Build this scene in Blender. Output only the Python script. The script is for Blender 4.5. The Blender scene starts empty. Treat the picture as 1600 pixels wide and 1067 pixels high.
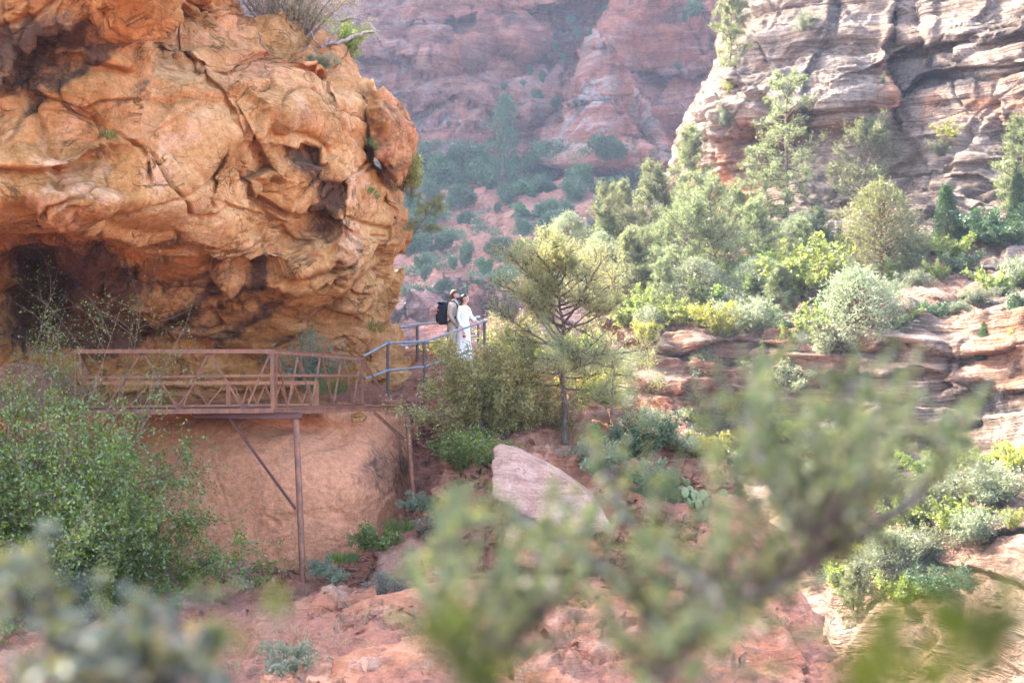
import bpy, bmesh, math, random
import numpy as np
from mathutils import Vector, Matrix
C = bpy.context.scene.collection
SC = bpy.context.scene
R = math.radians

# ------------------------------------------------------------------ camera, world, sun, exposure
F = 2222.0            # focal length in picture pixels (50 mm lens, 1600 pixels across)
HORIZON = 595.0       # picture row of the camera's own height
cam_d = bpy.data.cameras.new('camera'); cam = bpy.data.objects.new('camera', cam_d); C.objects.link(cam)
cam.location = (0, 0, 0); cam.rotation_euler = (R(90), 0, 0)
cam_d.lens = 50; cam_d.sensor_width = 36; cam_d.shift_y = (HORIZON - 533.5) / 1600
cam_d.clip_start = 0.05; cam_d.clip_end = 3000
cam_d.dof.use_dof = True; cam_d.dof.focus_distance = 31; cam_d.dof.aperture_fstop = 1.6
SC.camera = cam

SUN_AZ, SUN_EL = R(-50), R(42)      # from +Y towards +X, and above the horizon
w = bpy.data.worlds.new('World'); SC.world = w; w.use_nodes = True
wn = w.node_tree; wn.nodes.clear()
sky = wn.nodes.new('ShaderNodeTexSky'); sky.sky_type = 'NISHITA'; sky.sun_disc = False
sky.sun_elevation = SUN_EL; sky.sun_rotation = SUN_AZ
sky.air_density = 0.75; sky.dust_density = 3.5; sky.ozone_density = 0.6
bg = wn.nodes.new('ShaderNodeBackground'); bg.inputs[1].default_value = 0.15
wo = wn.nodes.new('ShaderNodeOutputWorld')
wn.links.new(sky.outputs[0], bg.inputs[0]); wn.links.new(bg.outputs[0], wo.inputs[0])
sl = bpy.data.lights.new('sun', 'SUN'); sl.energy = 2.1; sl.angle = R(0.5); sl.color = (1.0, 0.93, 0.80)
sun = bpy.data.objects.new('sun', sl); C.objects.link(sun)
sdir = Vector((math.sin(SUN_AZ) * math.cos(SUN_EL), math.cos(SUN_AZ) * math.cos(SUN_EL), math.sin(SUN_EL)))
sun.rotation_euler = sdir.to_track_quat('Z', 'Y').to_euler()
SC.view_settings.view_transform = 'Standard'; SC.view_settings.look = 'None'
SC.view_settings.exposure = 3.62; SC.view_settings.gamma = 1.0
SC.render.engine = 'CYCLES'
SC.cycles.use_denoising = True
SC.cycles.max_bounces = 6; SC.cycles.diffuse_bounces = 3; SC.cycles.transmission_bounces = 4
SC.cycles.transparent_max_bounces = 4; SC.cycles.volume_bounces = 0; SC.cycles.glossy_bounces = 2
SC.cycles.sample_clamp_indirect = 6; SC.cycles.caustics_reflective = False; SC.cycles.caustics_refractive = False

# ------------------------------------------------------------------ small helpers
def P(px, py, Y):
    """A point of the place: picture column and row at a true distance Y in metres."""
    return np.stack([(np.asarray(px, float) - 800) / F * Y, np.asarray(Y, float) + 0 * np.asarray(px, float), (HORIZON - np.asarray(py, float)) / F * Y], -1)
def PV(px, py, Y): return Vector(((px - 800) / F * Y, Y, (HORIZON - py) / F * Y))

def tag(o, label=None, cat=None, group=None, kind=None):
    if label: o['label'] = label
    if cat: o['category'] = cat
    if group: o['group'] = group
    if kind: o['kind'] = kind
    return o
def empty(name, loc, rz=0, scale=1.0):
    o = bpy.data.objects.new(name, None); C.objects.link(o)
    o.location = loc; o.rotation_euler = (0, 0, rz); o.scale = (scale,) * 3
    o.empty_display_size = 0.2
    return o
def mesh_np(name, V, faces, mat, smooth=True, attrs=None):
    """faces: one (n,k) array or a list of such arrays"""
    me = bpy.data.meshes.new(name)
    V = np.ascontiguousarray(V, dtype=np.float32).reshape(-1, 3)
    fl = faces if isinstance(faces, list) else [faces]
    fl = [np.asarray(f, dtype=np.int32) for f in fl if len(f)]
    loops = np.concatenate([f.ravel() for f in fl]); tot = np.concatenate([np.full(len(f), f.shape[1], np.int32) for f in fl])
    start = np.concatenate([[0], np.cumsum(tot)[:-1]]).astype(np.int32)
    me.vertices.add(len(V)); me.vertices.foreach_set('co', V.ravel())
    me.loops.add(len(loops)); me.loops.foreach_set('vertex_index', loops.astype(np.int32))
    me.polygons.add(len(tot)); me.polygons.foreach_set('loop_start', start); me.polygons.foreach_set('loop_total', tot)
    me.polygons.foreach_set('use_smooth', np.full(len(tot), smooth))
    for k, v in (attrs or {}).items():
        a = me.attributes.new(k, 'FLOAT', 'POINT'); a.data.foreach_set('value', np.asarray(v, np.float32).ravel())
    me.update(calc_edges=True); me.validate()
    if mat: me.materials.append(mat)
    return me
def obj(name, me, parent=None, loc=None):
    o = bpy.data.objects.new(name, me); C.objects.link(o)
    if parent: o.parent = parent
    if loc is not None: o.location = loc
    return o
def copy_tree(o, parent=None):
    c = o.copy(); C.objects.link(c)
    if parent: c.parent = parent
    for ch in list(o.children): copy_tree(ch, c)
    return c

# ------------------------------------------------------------------ noise (numpy)
_rng = np.random.RandomState(7)
_perm = np.concatenate([_rng.permutation(512)] * 2).astype(np.int64)
_g = _rng.normal(size=(512, 3)); _g /= np.linalg.norm(_g, axis=1)[:, None]; _g *= 1.5
_rv = _rng.uniform(size=(512, 3))
def _hash(ix, iy, iz): return _perm[(_perm[(_perm[ix & 511] + iy) & 511] + iz) & 511]
def perlin(p):
    p = np.asarray(p, float); i = np.floor(p).astype(np.int64); f = p - i
    u = f * f * f * (f * (f * 6 - 15) + 10); out = 0
    for dx in (0, 1):
        wx = u[..., 0] if dx else 1 - u[..., 0]
        for dy in (0, 1):
            wy = u[..., 1] if dy else 1 - u[..., 1]
            for dz in (0, 1):
                wz = u[..., 2] if dz else 1 - u[..., 2]
                g = _g[_hash(i[..., 0] + dx, i[..., 1] + dy, i[..., 2] + dz)]
                out = out + wx * wy * wz * (g[..., 0] * (f[..., 0] - dx) + g[..., 1] * (f[..., 1] - dy) + g[..., 2] * (f[..., 2] - dz))
    return out
def fbm(p, oct=5, lac=2.03, gain=0.5, ridged=False):
    s, a, q = 0, 1.0, np.asarray(p, float)
    for k in range(oct):
        n = perlin(q)
        s = s + a * ((0.5 - np.abs(n)) * 1.4 if ridged else n); a *= gain; q = q * lac + 17.31
    return s
def worley(p):
    """nearest distance, second minus first, offset to the cell's point, cell id"""
    p = np.asarray(p, float); i = np.floor(p).astype(np.int64)
    f1 = np.full(p.shape[:-1], 9.0); f2 = f1.copy(); off = np.zeros_like(p); cid = np.zeros(p.shape[:-1], np.int64)
    for dx in (-1, 0, 1):
        for dy in (-1, 0, 1):
            for dz in (-1, 0, 1):
                c = i + np.array([dx, dy, dz]); h = _hash(c[..., 0], c[..., 1], c[..., 2])
                d = p - (c + _rv[h]); q = np.sqrt((d * d).sum(-1))
                n = q < f1
                f2 = np.where(n, f1, np.minimum(f2, q)); off = np.where(n[..., None], d, off); cid = np.where(n, h, cid); f1 = np.where(n, q, f1)
    return f1, f2 - f1, off, cid
def facets(p, tilt=0.6):
    """broken planes: every cell is one tilted plane with its own set-back"""
    f1, e, off, cid = worley(p); g = _g[(cid * 7 + 3) & 511] / 1.5
    return (off * g).sum(-1) * tilt + (_rv[(cid * 5 + 11) & 511][..., 0] - 0.5) * 0.6, e
def smooth(a, b, x):
    t = np.clip((np.asarray(x, float) - a) / (b - a), 0, 1); return t * t * (3 - 2 * t)
def tps(pts, vals, lam=1e-3):
    pts = np.asarray(pts, float); n = len(pts); s = np.abs(pts).max(); q = pts / s
    def U(r2): return 0.5 * r2 * np.log(r2 + 1e-12)
    K = U(((q[:, None] - q[None]) ** 2).sum(-1)) + lam * np.eye(n) * 0.05
    Pm = np.concatenate([np.ones((n, 1)), q], 1)
    A = np.block([[K, Pm], [Pm.T, np.zeros((3, 3))]]); sol = np.linalg.solve(A, np.concatenate([vals, np.zeros(3)]))
    def f(x, y):
        x = np.asarray(x, float) / s; y = np.asarray(y, float) / s; out = sol[n] + sol[n + 1] * x + sol[n + 2] * y
        for k in range(n): out = out + sol[k] * U((x - q[k, 0]) ** 2 + (y - q[k, 1]) ** 2)
        return out
    return f
def blocks(p, amp):
    f1, e, off, cid = worley(p); return (_rv[(cid * 5 + 11) & 511][..., 1] - .5) * 2 * amp * smooth(0, .05, e) - amp * .5 * smooth(.05, 0, e)
def grooves(p, w):
    n = perlin(p) + .25 * perlin(p * 2.3 + 3); return np.exp(-(n / w) ** 2)
def terrace(q, w=.18):
    f = np.floor(q); return f + smooth(0, w, q - f)
def seg_dist(x, y, poly):
    """distance to a polyline and the signed side of its nearest piece (positive = below / right of its run)"""
    best = np.full(np.shape(x), 1e9); side = np.zeros(np.shape(x))
    for (ax, ay), (bx, by) in zip(poly[:-1], poly[1:]):
        dx, dy = bx - ax, by - ay; L = dx * dx + dy * dy + 1e-9
        t = np.clip(((x - ax) * dx + (y - ay) * dy) / L, 0, 1)
        d = np.hypot(x - ax - t * dx, y - ay - t * dy)
        n = d < best; s = np.sign((y - ay) * dx - (x - ax) * dy)
        side = np.where(n, s, side); best = np.where(n, d, best)
    return best, side
def steps(x, y, feats):
    """ledges and cracks in a rock face: (polyline, set-back in metres just below it, fall-off in pixels, sharpness)"""
    out = 0
    for poly, dep, fall, sh in feats:
        d, s = seg_dist(x, y, poly)
        ss = d * s
        end = 1.0
        out = out + dep * smooth(-sh, sh, ss) * np.exp(-np.maximum(ss, 0) / fall) * np.exp(-np.maximum(-ss, 0) / (fall * .5)) - 0.25 * dep * np.exp(-((ss + fall * .25) / (fall * .25)) ** 2)
    return out
def grid_faces(nr, nc, off=0):
    i = np.arange(nr - 1)[:, None] * nc + np.arange(nc - 1)[None]; i = i.ravel() + off
    return np.stack([i, i + nc, i + nc + 1, i + 1], -1)
def normals(Pg):
    du = np.gradient(Pg, axis=1); dv = np.gradient(Pg, axis=0); n = np.cross(du, dv)
    n /= np.linalg.norm(n, axis=-1)[..., None] + 1e-12
    return n      # rows run downwards: this points away from the camera side, see use
def blur(G, n, it=2):
    for _ in range(it):
        for ax in (0, 1):
            p = [(0, 0)] * 3; p[ax] = (n, n); Q = np.cumsum(np.concatenate([np.zeros_like(np.take(G, [0], ax)), np.pad(G, p, mode='reflect', reflect_type='odd')], ax), ax); L = G.shape[ax]
            G = (np.take(Q, np.arange(2 * n + 1, 2 * n + 1 + L), ax) - np.take(Q, np.arange(L), ax)) / (2 * n + 1)
    return G
def blobs(px, py, lst):
    out = 0
    for (x, y, rx, ry, s) in lst:
        out = out + s * np.exp(-(((px - x) / rx) ** 2 + ((py - y) / ry) ** 2))
    return out

# ------------------------------------------------------------------ material helper
class M:
    def __init__(s, name):
        s.m = bpy.data.materials.new(name); s.m.use_nodes = True; s.t = s.m.node_tree; s.t.nodes.clear()
        s.out = s.t.nodes.new('ShaderNodeOutputMaterial')
    def n(s, typ, **kw):
        x = s.t.nodes.new(typ)
        for k, v in kw.items(): setattr(x, k, v)
        return x
    def set(s, sock, v):
        if isinstance(v, bpy.types.NodeSocket): s.t.links.new(v, sock)
        elif isinstance(v, tuple) and len(v) == 3 and sock.type == 'RGBA': sock.default_value = (*v, 1)
        else: sock.default_value = v
    def pos(s): return s.n('ShaderNodeNewGeometry').outputs['Position']
    def objc(s): return s.n('ShaderNodeTexCoord').outputs['Object']
    def attr(s, name): return s.n('ShaderNodeAttribute', attribute_name=name).outputs['Fac']
    def map(s, v, scale=(1, 1, 1), rot=(0, 0, 0), loc=(0, 0, 0)):
        x = s.n('ShaderNodeMapping'); s.set(x.inputs[0], v); x.inputs[1].default_value = loc; x.inputs[2].default_value = rot; x.inputs[3].default_value = scale
        return x.outputs[0]
    def noise(s, v, scale, detail=5, rough=0.55, dist=0.0, col=False):
        x = s.n('ShaderNodeTexNoise'); s.set(x.inputs['Vector'], v); x.inputs['Scale'].default_value = scale
        x.inputs['Detail'].default_value = detail; x.inputs['Roughness'].default_value = rough; x.inputs['Distortion'].default_value = dist
        return x.outputs['Color' if col else 'Fac']
    def voro(s, v, scale, feature='DISTANCE_TO_EDGE'):
        x = s.n('ShaderNodeTexVoronoi', feature=feature); s.set(x.inputs['Vector'], v); x.inputs['Scale'].default_value = scale
        return x.outputs['Distance']
    def ramp(s, f, stops, interp='LINEAR'):
        x = s.n('ShaderNodeValToRGB'); s.set(x.inputs[0], f); r = x.color_ramp; r.interpolation = interp
        while len(r.elements) < len(stops): r.elements.new(0.5)
        for e, (p, c) in zip(r.elements, stops): e.position = p; e.color = (c, c, c, 1) if isinstance(c, (int, float)) else (*c, 1)
        return x.outputs[0]
    def mix(s, f, a, b, mode='MIX'):
        x = s.n('ShaderNodeMix', data_type='RGBA', blend_type=mode); s.set(x.inputs[0], f); s.set(x.inputs[6], a); s.set(x.inputs[7], b)
        return x.outputs[2]
    def math(s, op, a, b=0.0, clamp=False):
        x = s.n('ShaderNodeMath', operation=op, use_clamp=clamp); s.set(x.inputs[0], a); s.set(x.inputs[1], b)
        return x.outputs[0]
    def hsv(s, c, h=0.5, sat=1.0, v=1.0):
        x = s.n('ShaderNodeHueSaturation'); s.set(x.inputs['Hue'], h); s.set(x.inputs['Saturation'], sat); s.set(x.inputs['Value'], v); s.set(x.inputs['Color'], c)
        return x.outputs[0]
    def bump(s, h, dist, strength=1.0, normal=None):
        x = s.n('ShaderNodeBump'); x.inputs['Strength'].default_value = strength; x.inputs['Distance'].default_value = dist; s.set(x.inputs['Height'], h)
        if normal is not None: s.set(x.inputs['Normal'], normal)
        return x.outputs[0]
    def bsdf(s, col, rough=0.9, metal=0.0, normal=None, spec=0.25, **kw):
        x = s.n('ShaderNodeBsdfPrincipled'); s.set(x.inputs['Base Color'], col); s.set(x.inputs['Roughness'], rough); s.set(x.inputs['Metallic'], metal)
        x.inputs['Specular IOR Level'].default_value = spec
        if normal is not None: s.set(x.inputs['Normal'], normal)
        for k, v in kw.items(): s.set(x.inputs[k], v)
        return x.outputs[0]
    def done(s, shader):
        s.t.links.new(shader, s.out.inputs[0]); return s.m

def rock_mat(name, cols, scale=1.0, strata=None, stain_shade=(0.045, 0.03, 0.025), pale=(0.6, 0.36, 0.24), red=(0.36, 0.09, 0.04), bump=1.0, streak=0.0, soil=None, crack=0.0, swirl=0.0, flake=0.0):
    """sandstone: three colours in drifting patches, fine grain, optional thin bedding (tilt, frequency, strength) and stains and painted shade carried by the mesh"""
    m = M(name); p = m.objc()
    big = m.noise(p, 0.22 * scale, 4, 0.6, 0.8); mid = m.noise(p, 1.1 * scale, 7, 0.68, 0.6); fine = m.noise(p, 9 * scale, 6, 0.7)
    f = m.math('ADD', m.math('MULTIPLY', big, 0.5), m.math('MULTIPLY', mid, 0.6))
    c = m.ramp(f, [(0.40, cols[0]), (0.52, cols[1]), (0.66, cols[2])])
    c = m.mix(m.ramp(m.noise(p, 2.6 * scale, 6, 0.7, 1.5), [(0.56, 0.0), (0.72, 0.55)]), c, cols[0])
    c = m.mix(m.math('MULTIPLY', m.ramp(m.noise(p, 0.7 * scale, 6, 0.65, 1.0), [(0.5, 0.0), (0.63, 1.0)]), m.attr('pale')), c, pale)
    c = m.mix(m.math('MAXIMUM', m.math('MULTIPLY', m.ramp(m.noise(p, 0.9 * scale, 5, 0.65, 0.5), [(0.38, 0.0), (0.6, 1.0)]), m.attr('red')), m.math('MULTIPLY', m.math('SUBTRACT', m.attr('red'), 2.0), .85, True), True), c, red)
    height = m.math('ADD', m.math('MULTIPLY', mid, 0.8), m.math('MULTIPLY', fine, 0.34))
    grit = m.noise(p, 42 * scale, 3, .7); height = m.math('ADD', height, m.math('MULTIPLY', grit, .07))
    if strata:
        tilt, freq, st = strata
        warp = m.n('ShaderNodeVectorMath', operation='ADD'); m.set(warp.inputs[0], p)
        wv = m.n('ShaderNodeVectorMath', operation='SCALE'); m.set(wv.inputs[0], m.noise(p, 0.16 * scale, 3, 0.5, col=True)); wv.inputs['Scale'].default_value = 1.6 / scale
        m.t.links.new(wv.outputs[0], warp.inputs[1])
        q = m.map(warp.outputs[0], (0.05 * freq, 0.05 * freq, freq), tilt)
        lay = m.noise(q, 1.0, 5, 0.72); lay2 = m.noise(q, 3.1, 4, 0.7)
        c = m.mix(m.ramp(lay, [(0.40, st), (0.50, 0.0)]), c, m.hsv(c, 0.5, 1.15, 0.42))
        c = m.mix(m.ramp(lay, [(0.55, 0.0), (0.66, st)]), c, pale)
        height = m.math('ADD', height, m.math('ADD', m.math('MULTIPLY', lay, 2.2), m.math('MULTIPLY', lay2, 0.7)))
    if streak:
        v = m.noise(m.map(p, (2.2 * scale, 2.2 * scale, 0.12 * scale)), 1.0, 4, 0.65)
        c = m.mix(m.ramp(v, [(0.55, 0.0), (0.68, streak)]), c, m.hsv(c, 0.5, 0.8, 0.38))
    sm = m.math('ADD', m.attr('stain_shade'), m.math('MULTIPLY', m.math('SUBTRACT', m.noise(p, 2.2 * scale, 7, 0.72, 1.2), 0.5), 1.5))
    sm = m.math('MULTIPLY', m.ramp(sm, [(0.42, 0.0), (0.78, 0.9)]), m.ramp(m.attr('stain_shade'), [(0.08, 0.0), (0.3, 1.0)]))
    c = m.mix(sm, c, stain_shade)
    if soil:
        c = m.mix(m.attr('soil'), c, m.mix(m.noise(p, 3.0, 6, 0.7), soil, m.hsv(soil, 0.5, 0.9, 1.7)))
    c = m.hsv(c, 0.5, 1.0, m.math('MULTIPLY', m.ramp(fine, [(0.25, 0.62), (0.75, 1.3)]), m.ramp(grit, [(0.3, 0.8), (0.7, 1.15)])))
    if crack:
        n1 = m.math('ABSOLUTE', m.math('SUBTRACT', m.noise(m.map(p, (1, 1, 1.5), (0.3, 0.5, 0.2)), 0.75 * scale, 6, 0.55, 0.9), 0.5))
        n2 = m.math('ABSOLUTE', m.math('SUBTRACT', m.noise(m.map(p, (1.4, 1, 0.8), (0.9, -0.4, 1.2)), 1.7 * scale, 5, 0.5, 0.5), 0.5))
        gate = m.ramp(m.noise(p, 0.8 * scale, 3, 0.5), [(0.50, 0.0), (0.60, 1.0)])
        l1 = m.ramp(n1, [(0.0, 1.0), (0.006, 0.6), (0.016, 0.0)]); l2 = m.ramp(n2, [(0.0, 1.0), (0.010, 0.0)])
        ln = m.math('MULTIPLY', m.math('MAXIMUM', l1, m.math('MULTIPLY', l2, 0.35)), m.math('MULTIPLY', gate, m.math('SUBTRACT', crack, m.attr('calm'), True)), True)
        c = m.mix(m.math('MULTIPLY', ln, 0.75), c, m.hsv(c, 0.5, 1.1, 0.25))
        height = m.math('SUBTRACT', height, m.math('MULTIPLY', ln, 0.6))
    if flake:
        fn = m.math('MULTIPLY', m.noise(m.map(p, (1, 1, 1.3), (.2, .4, 0)), 0.55 * scale, 6, .52, .4), 9.0); fr = m.math('FRACT', fn)
        ter = m.math('ADD', m.math('FLOOR', fn), m.ramp(fr, [(0, 0.0), (.14, 1.0)])); height = m.math('ADD', height, m.math('MULTIPLY', m.math('MULTIPLY', ter, .35 * flake), m.math('SUBTRACT', 1.0, m.attr('calm'), True)))
        c = m.mix(m.math('MULTIPLY', m.ramp(fr, [(0, .75), (.05, .3), (.12, 0.0)]), m.math('SUBTRACT', flake, m.attr('calm'), True)), c, m.hsv(c, .5, 1.1, .4))
    if swirl:
        sv = m.noise(m.map(p, (0.9 * scale, 0.9 * scale, 5.5 * scale), (0.35, 0.6, 0.3)), 1.0, 6, 0.7, 1.6)
        sg = m.math('MULTIPLY', m.ramp(m.noise(p, 0.45 * scale, 3, 0.5, 0.5), [(0.42, 0.0), (0.6, 1.0)]), m.math('SUBTRACT', 1.0, m.attr('calm'), True))
        c = m.mix(m.math('MULTIPLY', m.ramp(sv, [(0.5, 0.0), (0.66, swirl)]), sg), c, m.hsv(c, 0.5, 1.1, 0.4))
        c = m.mix(m.math('MULTIPLY', m.ramp(sv, [(0.30, swirl), (0.42, 0.0)]), sg), c, pale)
        height = m.math('ADD', height, m.math('MULTIPLY', m.math('MULTIPLY', sv, sg), 0.9))
    return m.done(m.bsdf(c, 0.93, normal=m.bump(height, 0.16 * bump / scale, 0.9), spec=0.15))
# ------------------------------------------------------------------ the overhanging cliff on the left
sandstone = rock_mat('overhang_sandstone', [(0.24, 0.092, 0.022), (0.44, 0.205, 0.062), (0.58, 0.325, 0.135)], 1.0, pale=(0.64, 0.37, 0.20), red=(0.60, 0.25, 0.125), stain_shade=(0.085, 0.05, 0.036), bump=0.9, crack=0.8, swirl=0.5, flake=.6)

LC = [(-300,-620,30),(100,-620,32),(-300,-200,24),(0,-200,24),(240,-200,26),(0,0,23.5),(120,0,23.5),(235,0,24.5),(250,20,27.5),(365,0,31),(300,70,28),(420,62,31),(480,92,31.5),(550,112,32),
      (-300,100,24),(0,100,24),(120,110,24.5),(230,110,25.5),(330,130,26.8),(450,140,28.5),(540,160,30.3),
      (-300,230,24),(0,230,24.2),(120,230,24.8),(250,230,25.8),(380,230,27.2),(480,230,29.2),(560,230,30.5),(640,230,33),
      (-300,340,24.3),(0,340,24.6),(120,350,25.4),(250,350,26.6),(380,350,28),(470,350,29.5),(560,350,30.8),(640,350,33),
      (-300,420,29),(0,420,29),(80,420,30),(200,420,28.8),(350,420,29),(470,440,30.3),(570,430,31.6),(640,440,33.4),
      (-300,520,31.5),(0,520,31.5),(120,520,32),(250,520,32),(400,510,31.8),(520,520,32.6),(620,520,33.8),
      (-300,590,32),(0,590,32),(200,590,32.6),(400,590,32.8),(520,590,33.2),(640,590,34)]
LW = [(-300,640,29.6),(0,640,29.7),(200,645,29.5),(330,650,29.3),(470,660,29.5),(560,655,30.2),(640,650,31.8),
      (-300,760,28.6),(0,760,28.5),(200,760,28.3),(400,760,28.2),(560,740,28.8),(650,740,31),
      (-300,900,28.1),(0,900,27.9),(200,900,27.8),(400,890,27.9),(560,870,28.4),(650,870,30.6),(-300,1100,27.5),(200,1100,27.3),(650,1100,30)]
_lc = tps([p[:2] for p in LC], np.array([p[2] for p in LC], float)); _lw = tps([p[:2] for p in LW], np.array([p[2] for p in LW], float))
LSTEP = [([(-320,372),(-60,368),(0,363),(60,362),(112,366),(150,384),(206,392)], 1.3, 60, 5),
         ([(206,392),(250,380),(290,368),(310,372)], 0.5, 30, 4), ([(228,408),(270,396),(330,396),(345,420)], 0.8, 35, 4),
         ([(345,395),(372,410),(400,432),(470,418),(520,400)], 0.45, 30, 4),
         ([(-320,190),(-40,150),(20,120),(35,85),(70,58),(95,52)], 0.5, 60, 5), ([(95,90),(150,92),(205,108),(236,82)], 0.35, 30, 5),
         ([(236,84),(237,40),(240,-200)], 1.2, 70, 5),
         ([(290,78),(330,125),(369,168),(372,180)], 0.25, 22, 3), ([(255,68),(300,88),(360,102),(420,100),(470,118),(505,125),(560,150)], 0.4, 20, 4),
         ([(250,30),(300,40),(350,28),(372,30)], 0.35, 14, 4), ([(330,72),(380,78),(430,90),(452,98)], 0.3, 12, 3), ([(300,12),(330,20),(368,8)], 0.3, 10, 3),
         ([(452,118),(500,126),(510,150)], 0.3, 16, 3), ([(0,262),(60,265),(110,262),(150,245)], 0.35, 30, 5), ([(110,262),(170,245),(190,215),(185,140)], 0.15, 25, 4),
         ([(400,218),(420,260),(385,280),(395,312),(430,320),(480,325),(520,345)], 0.45, 40, 4), ([(470,232),(495,235),(500,262),(540,290),(541,310)], 0.4, 30, 4),
         ([(395,330),(440,345),(470,370),(520,385)], 0.3, 25, 4), ([(572,240),(600,290),(615,330),(600,375)], 0.4, 22, 4), ([(515,410),(545,405),(560,380)], .35, 18, 3),
         ([(520,470),(560,440),(600,415),(640,395)], 0.5, 35, 5), ([(300,470),(350,455),(400,440),(460,450),(500,435)], 0.4, 35, 5), ([(120,480),(200,470),(280,490),(330,480)], .4, 30, 5),
         ([(230,238),(236,262),(240,275)], 0.2, 8, 3), ([(345,250),(338,285)], 0.35, 10, 3), ([(60,470),(120,505),(200,520),(300,530),(430,560)], .5, 30, 6)]
def left_depth(px, py):
    px = np.maximum(px, -300); hi = np.minimum(py + 600, 0); py = np.maximum(py, -600)
    u = _lc(px, py) + steps(px, py, LSTEP)
    u = u + blobs(px, py, [(62, 430, 55, 55, 2.4), (285, 432, 70, 26, 0.9), (420, 280, 60, 50, 0.5), (470, 350, 60, 45, 0.6), (130, 150, 60, 70, -0.4), (300, 280, 60, 60, -0.3), (540, 350, 22, 90, -0.55), (150, 320, 110, 30, -0.5)])
    lw = _lw(px, py) - blobs(px, py, [(400, 700, 90, 60, 0.25), (590, 760, 60, 70, 0.25), (520, 690, 50, 22, -0.45), (470, 668, 60, 14, -0.5), (380, 845, 20, 10, .1)])
    k = smooth(626, 640, py + 4 * np.sin(px * 0.03))
    return u * (1 - k) + lw * k - hi * .004
_le = np.array([(-2000, -700), (-620, 60), (-200, 300), (-60, 372), (0, 366), (30, 372), (60, 425), (92, 485), (108, 545), (118, 566), (135, 582), (200, 578), (255, 588), (280, 612), (300, 628), (330, 634), (380, 628), (400, 618), (430, 626), (470, 618), (510, 612), (540, 632), (600, 655), (640, 640), (700, 648), (780, 656), (900, 652), (1100, 650)], float)
def left_edge(py): return np.interp(py, _le[:, 0], _le[:, 1])
def build_left():
    rows = np.concatenate([np.linspace(-2000, -620, 26, endpoint=False), np.linspace(-620, -40, 60, endpoint=False), np.linspace(-40, 960, 620), np.linspace(964, 1100, 20)])
    nc = 460; u = np.linspace(0, 1, nc)
    e = left_edge(rows); px = -320 + (e[:, None] + 320) * u[None] ** 0.93; px = np.concatenate([np.repeat(np.linspace(-3600, -330, 40)[None], len(rows), 0), px], 1); nc += 40; py = np.repeat(rows[:, None], nc, 1)  # unseen cliff added far left and above to keep sun off the foreground
    Y = left_depth(px, py)
    wd = np.where(rows < 110, 40, 75)[:, None]; t = np.clip((px - (e[:, None] - wd)) / wd, 0, 1)
    Y = Y + np.where(rows < 110, 1.6, 2.2)[:, None] * (1 - np.sqrt(np.clip(1 - t * t, 0, 1)))
    G = P(px, py, Y)
    # rolled-over edge: carry the surface back behind the silhouette
    ex = []
    for k in range(1, 15):
        g = G[:, -1].copy(); d = 0.25 * k + 0.05 * k * k
        g[:, 1] += d; g[:, 0] -= 0.06 * k + 1.5 * np.maximum(d - .8, 0); ex.append(g)
    G = np.concatenate([G, np.stack(ex, 1)], 1)
    px = np.concatenate([px, np.repeat(px[:, -1:], 14, 1)], 1); py = np.concatenate([py, np.repeat(py[:, -1:], 14, 1)], 1)
    N = -normals(blur(G, 7)); N = np.where((N[..., 1:2] > 0.6), -N, N)
    wall = smooth(632, 652, py); ledge = smooth(600, 622, py) * (1 - wall)
    rough = 1 - 0.82 * wall
    top = smooth(120, 60, py - (px - 300) * 0.25) * smooth(230, 260, px)
    fc, e1 = facets(G * np.array([.45, .45, .6]), 1.35); fc2, e2 = facets(G * np.array([1.5, 1.5, 2.3]) + 5, 1.2)
    rot = G @ np.array([[0.86, 0, -0.5], [0, 1, 0], [0.5, 0, 0.86]])
    bed = perlin(np.stack([rot[..., 0] * .35, rot[..., 1] * .35, rot[..., 2] * 3.0 + fbm(G * .5, 2)], -1))
    bedt = perlin(np.stack([G[..., 0] * .8, G[..., 1] * .8, G[..., 2] * 4.2 + .6 * fbm(G * .8, 2)], -1))
    fc = fc * (.3 + .7 * smooth(0, .16, e1)); fc2 = fc2 * (.2 + .8 * smooth(0, .16, e2))
    rm = np.clip(.22 + .9 * smooth(-.12, .28, fbm(G * .24 + 3, 2)) - blobs(px, py, [(300, 280, 90, 80, .5), (400, 140, 80, 30, .4), (130, 300, 90, 40, .35), (365, 410, 60, 40, .4), (100, 215, 70, 50, .2)]) + blobs(px, py, [(300, 480, 300, 50, .3), (460, 300, 60, 70, .35), (320, 60, 90, 50, .4)]), .12, 1.15)
    d = 0.38 * fc * (.5 + .5 * rm) + rm * (0.08 * fc2 + 0.05 * terrace(2.6 * fbm(G * np.array([.38, .38, .5]), 4, gain=.42)) + blocks(rot * np.array([1.1, 1.1, 2.6]) + .2 * fbm(G * 1.6 + 7, 3)[..., None], .055)) + blocks(rot * np.array([.28, .28, .62]) + .22 * fbm(G * .5 + 2, 3)[..., None], .15) - .15 * grooves(rot * np.array([.5, .5, .22]) + 1, .024) - .12 * grooves(rot * np.array([.25, .25, .7]) + 9, .026) * smooth(-.1, .2, fbm(G * .4 + 5, 2)) + 0.10 * fbm(G * .45, 5, gain=.42) + .025 * fbm(G * 3.1, 4, ridged=True) * rm
    d = d + 0.10 * bed + top * 0.32 * bedt
    d = d * rough * (1 - .7 * ledge) + wall * (0.05 * fbm(G * 1.3, 4) + 0.016 * perlin(G * np.array([5, 5, .7])))
    
    d[:, -14:] *= np.linspace(.9, .3, 14)
    G = G + N * d[..., None]
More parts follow.
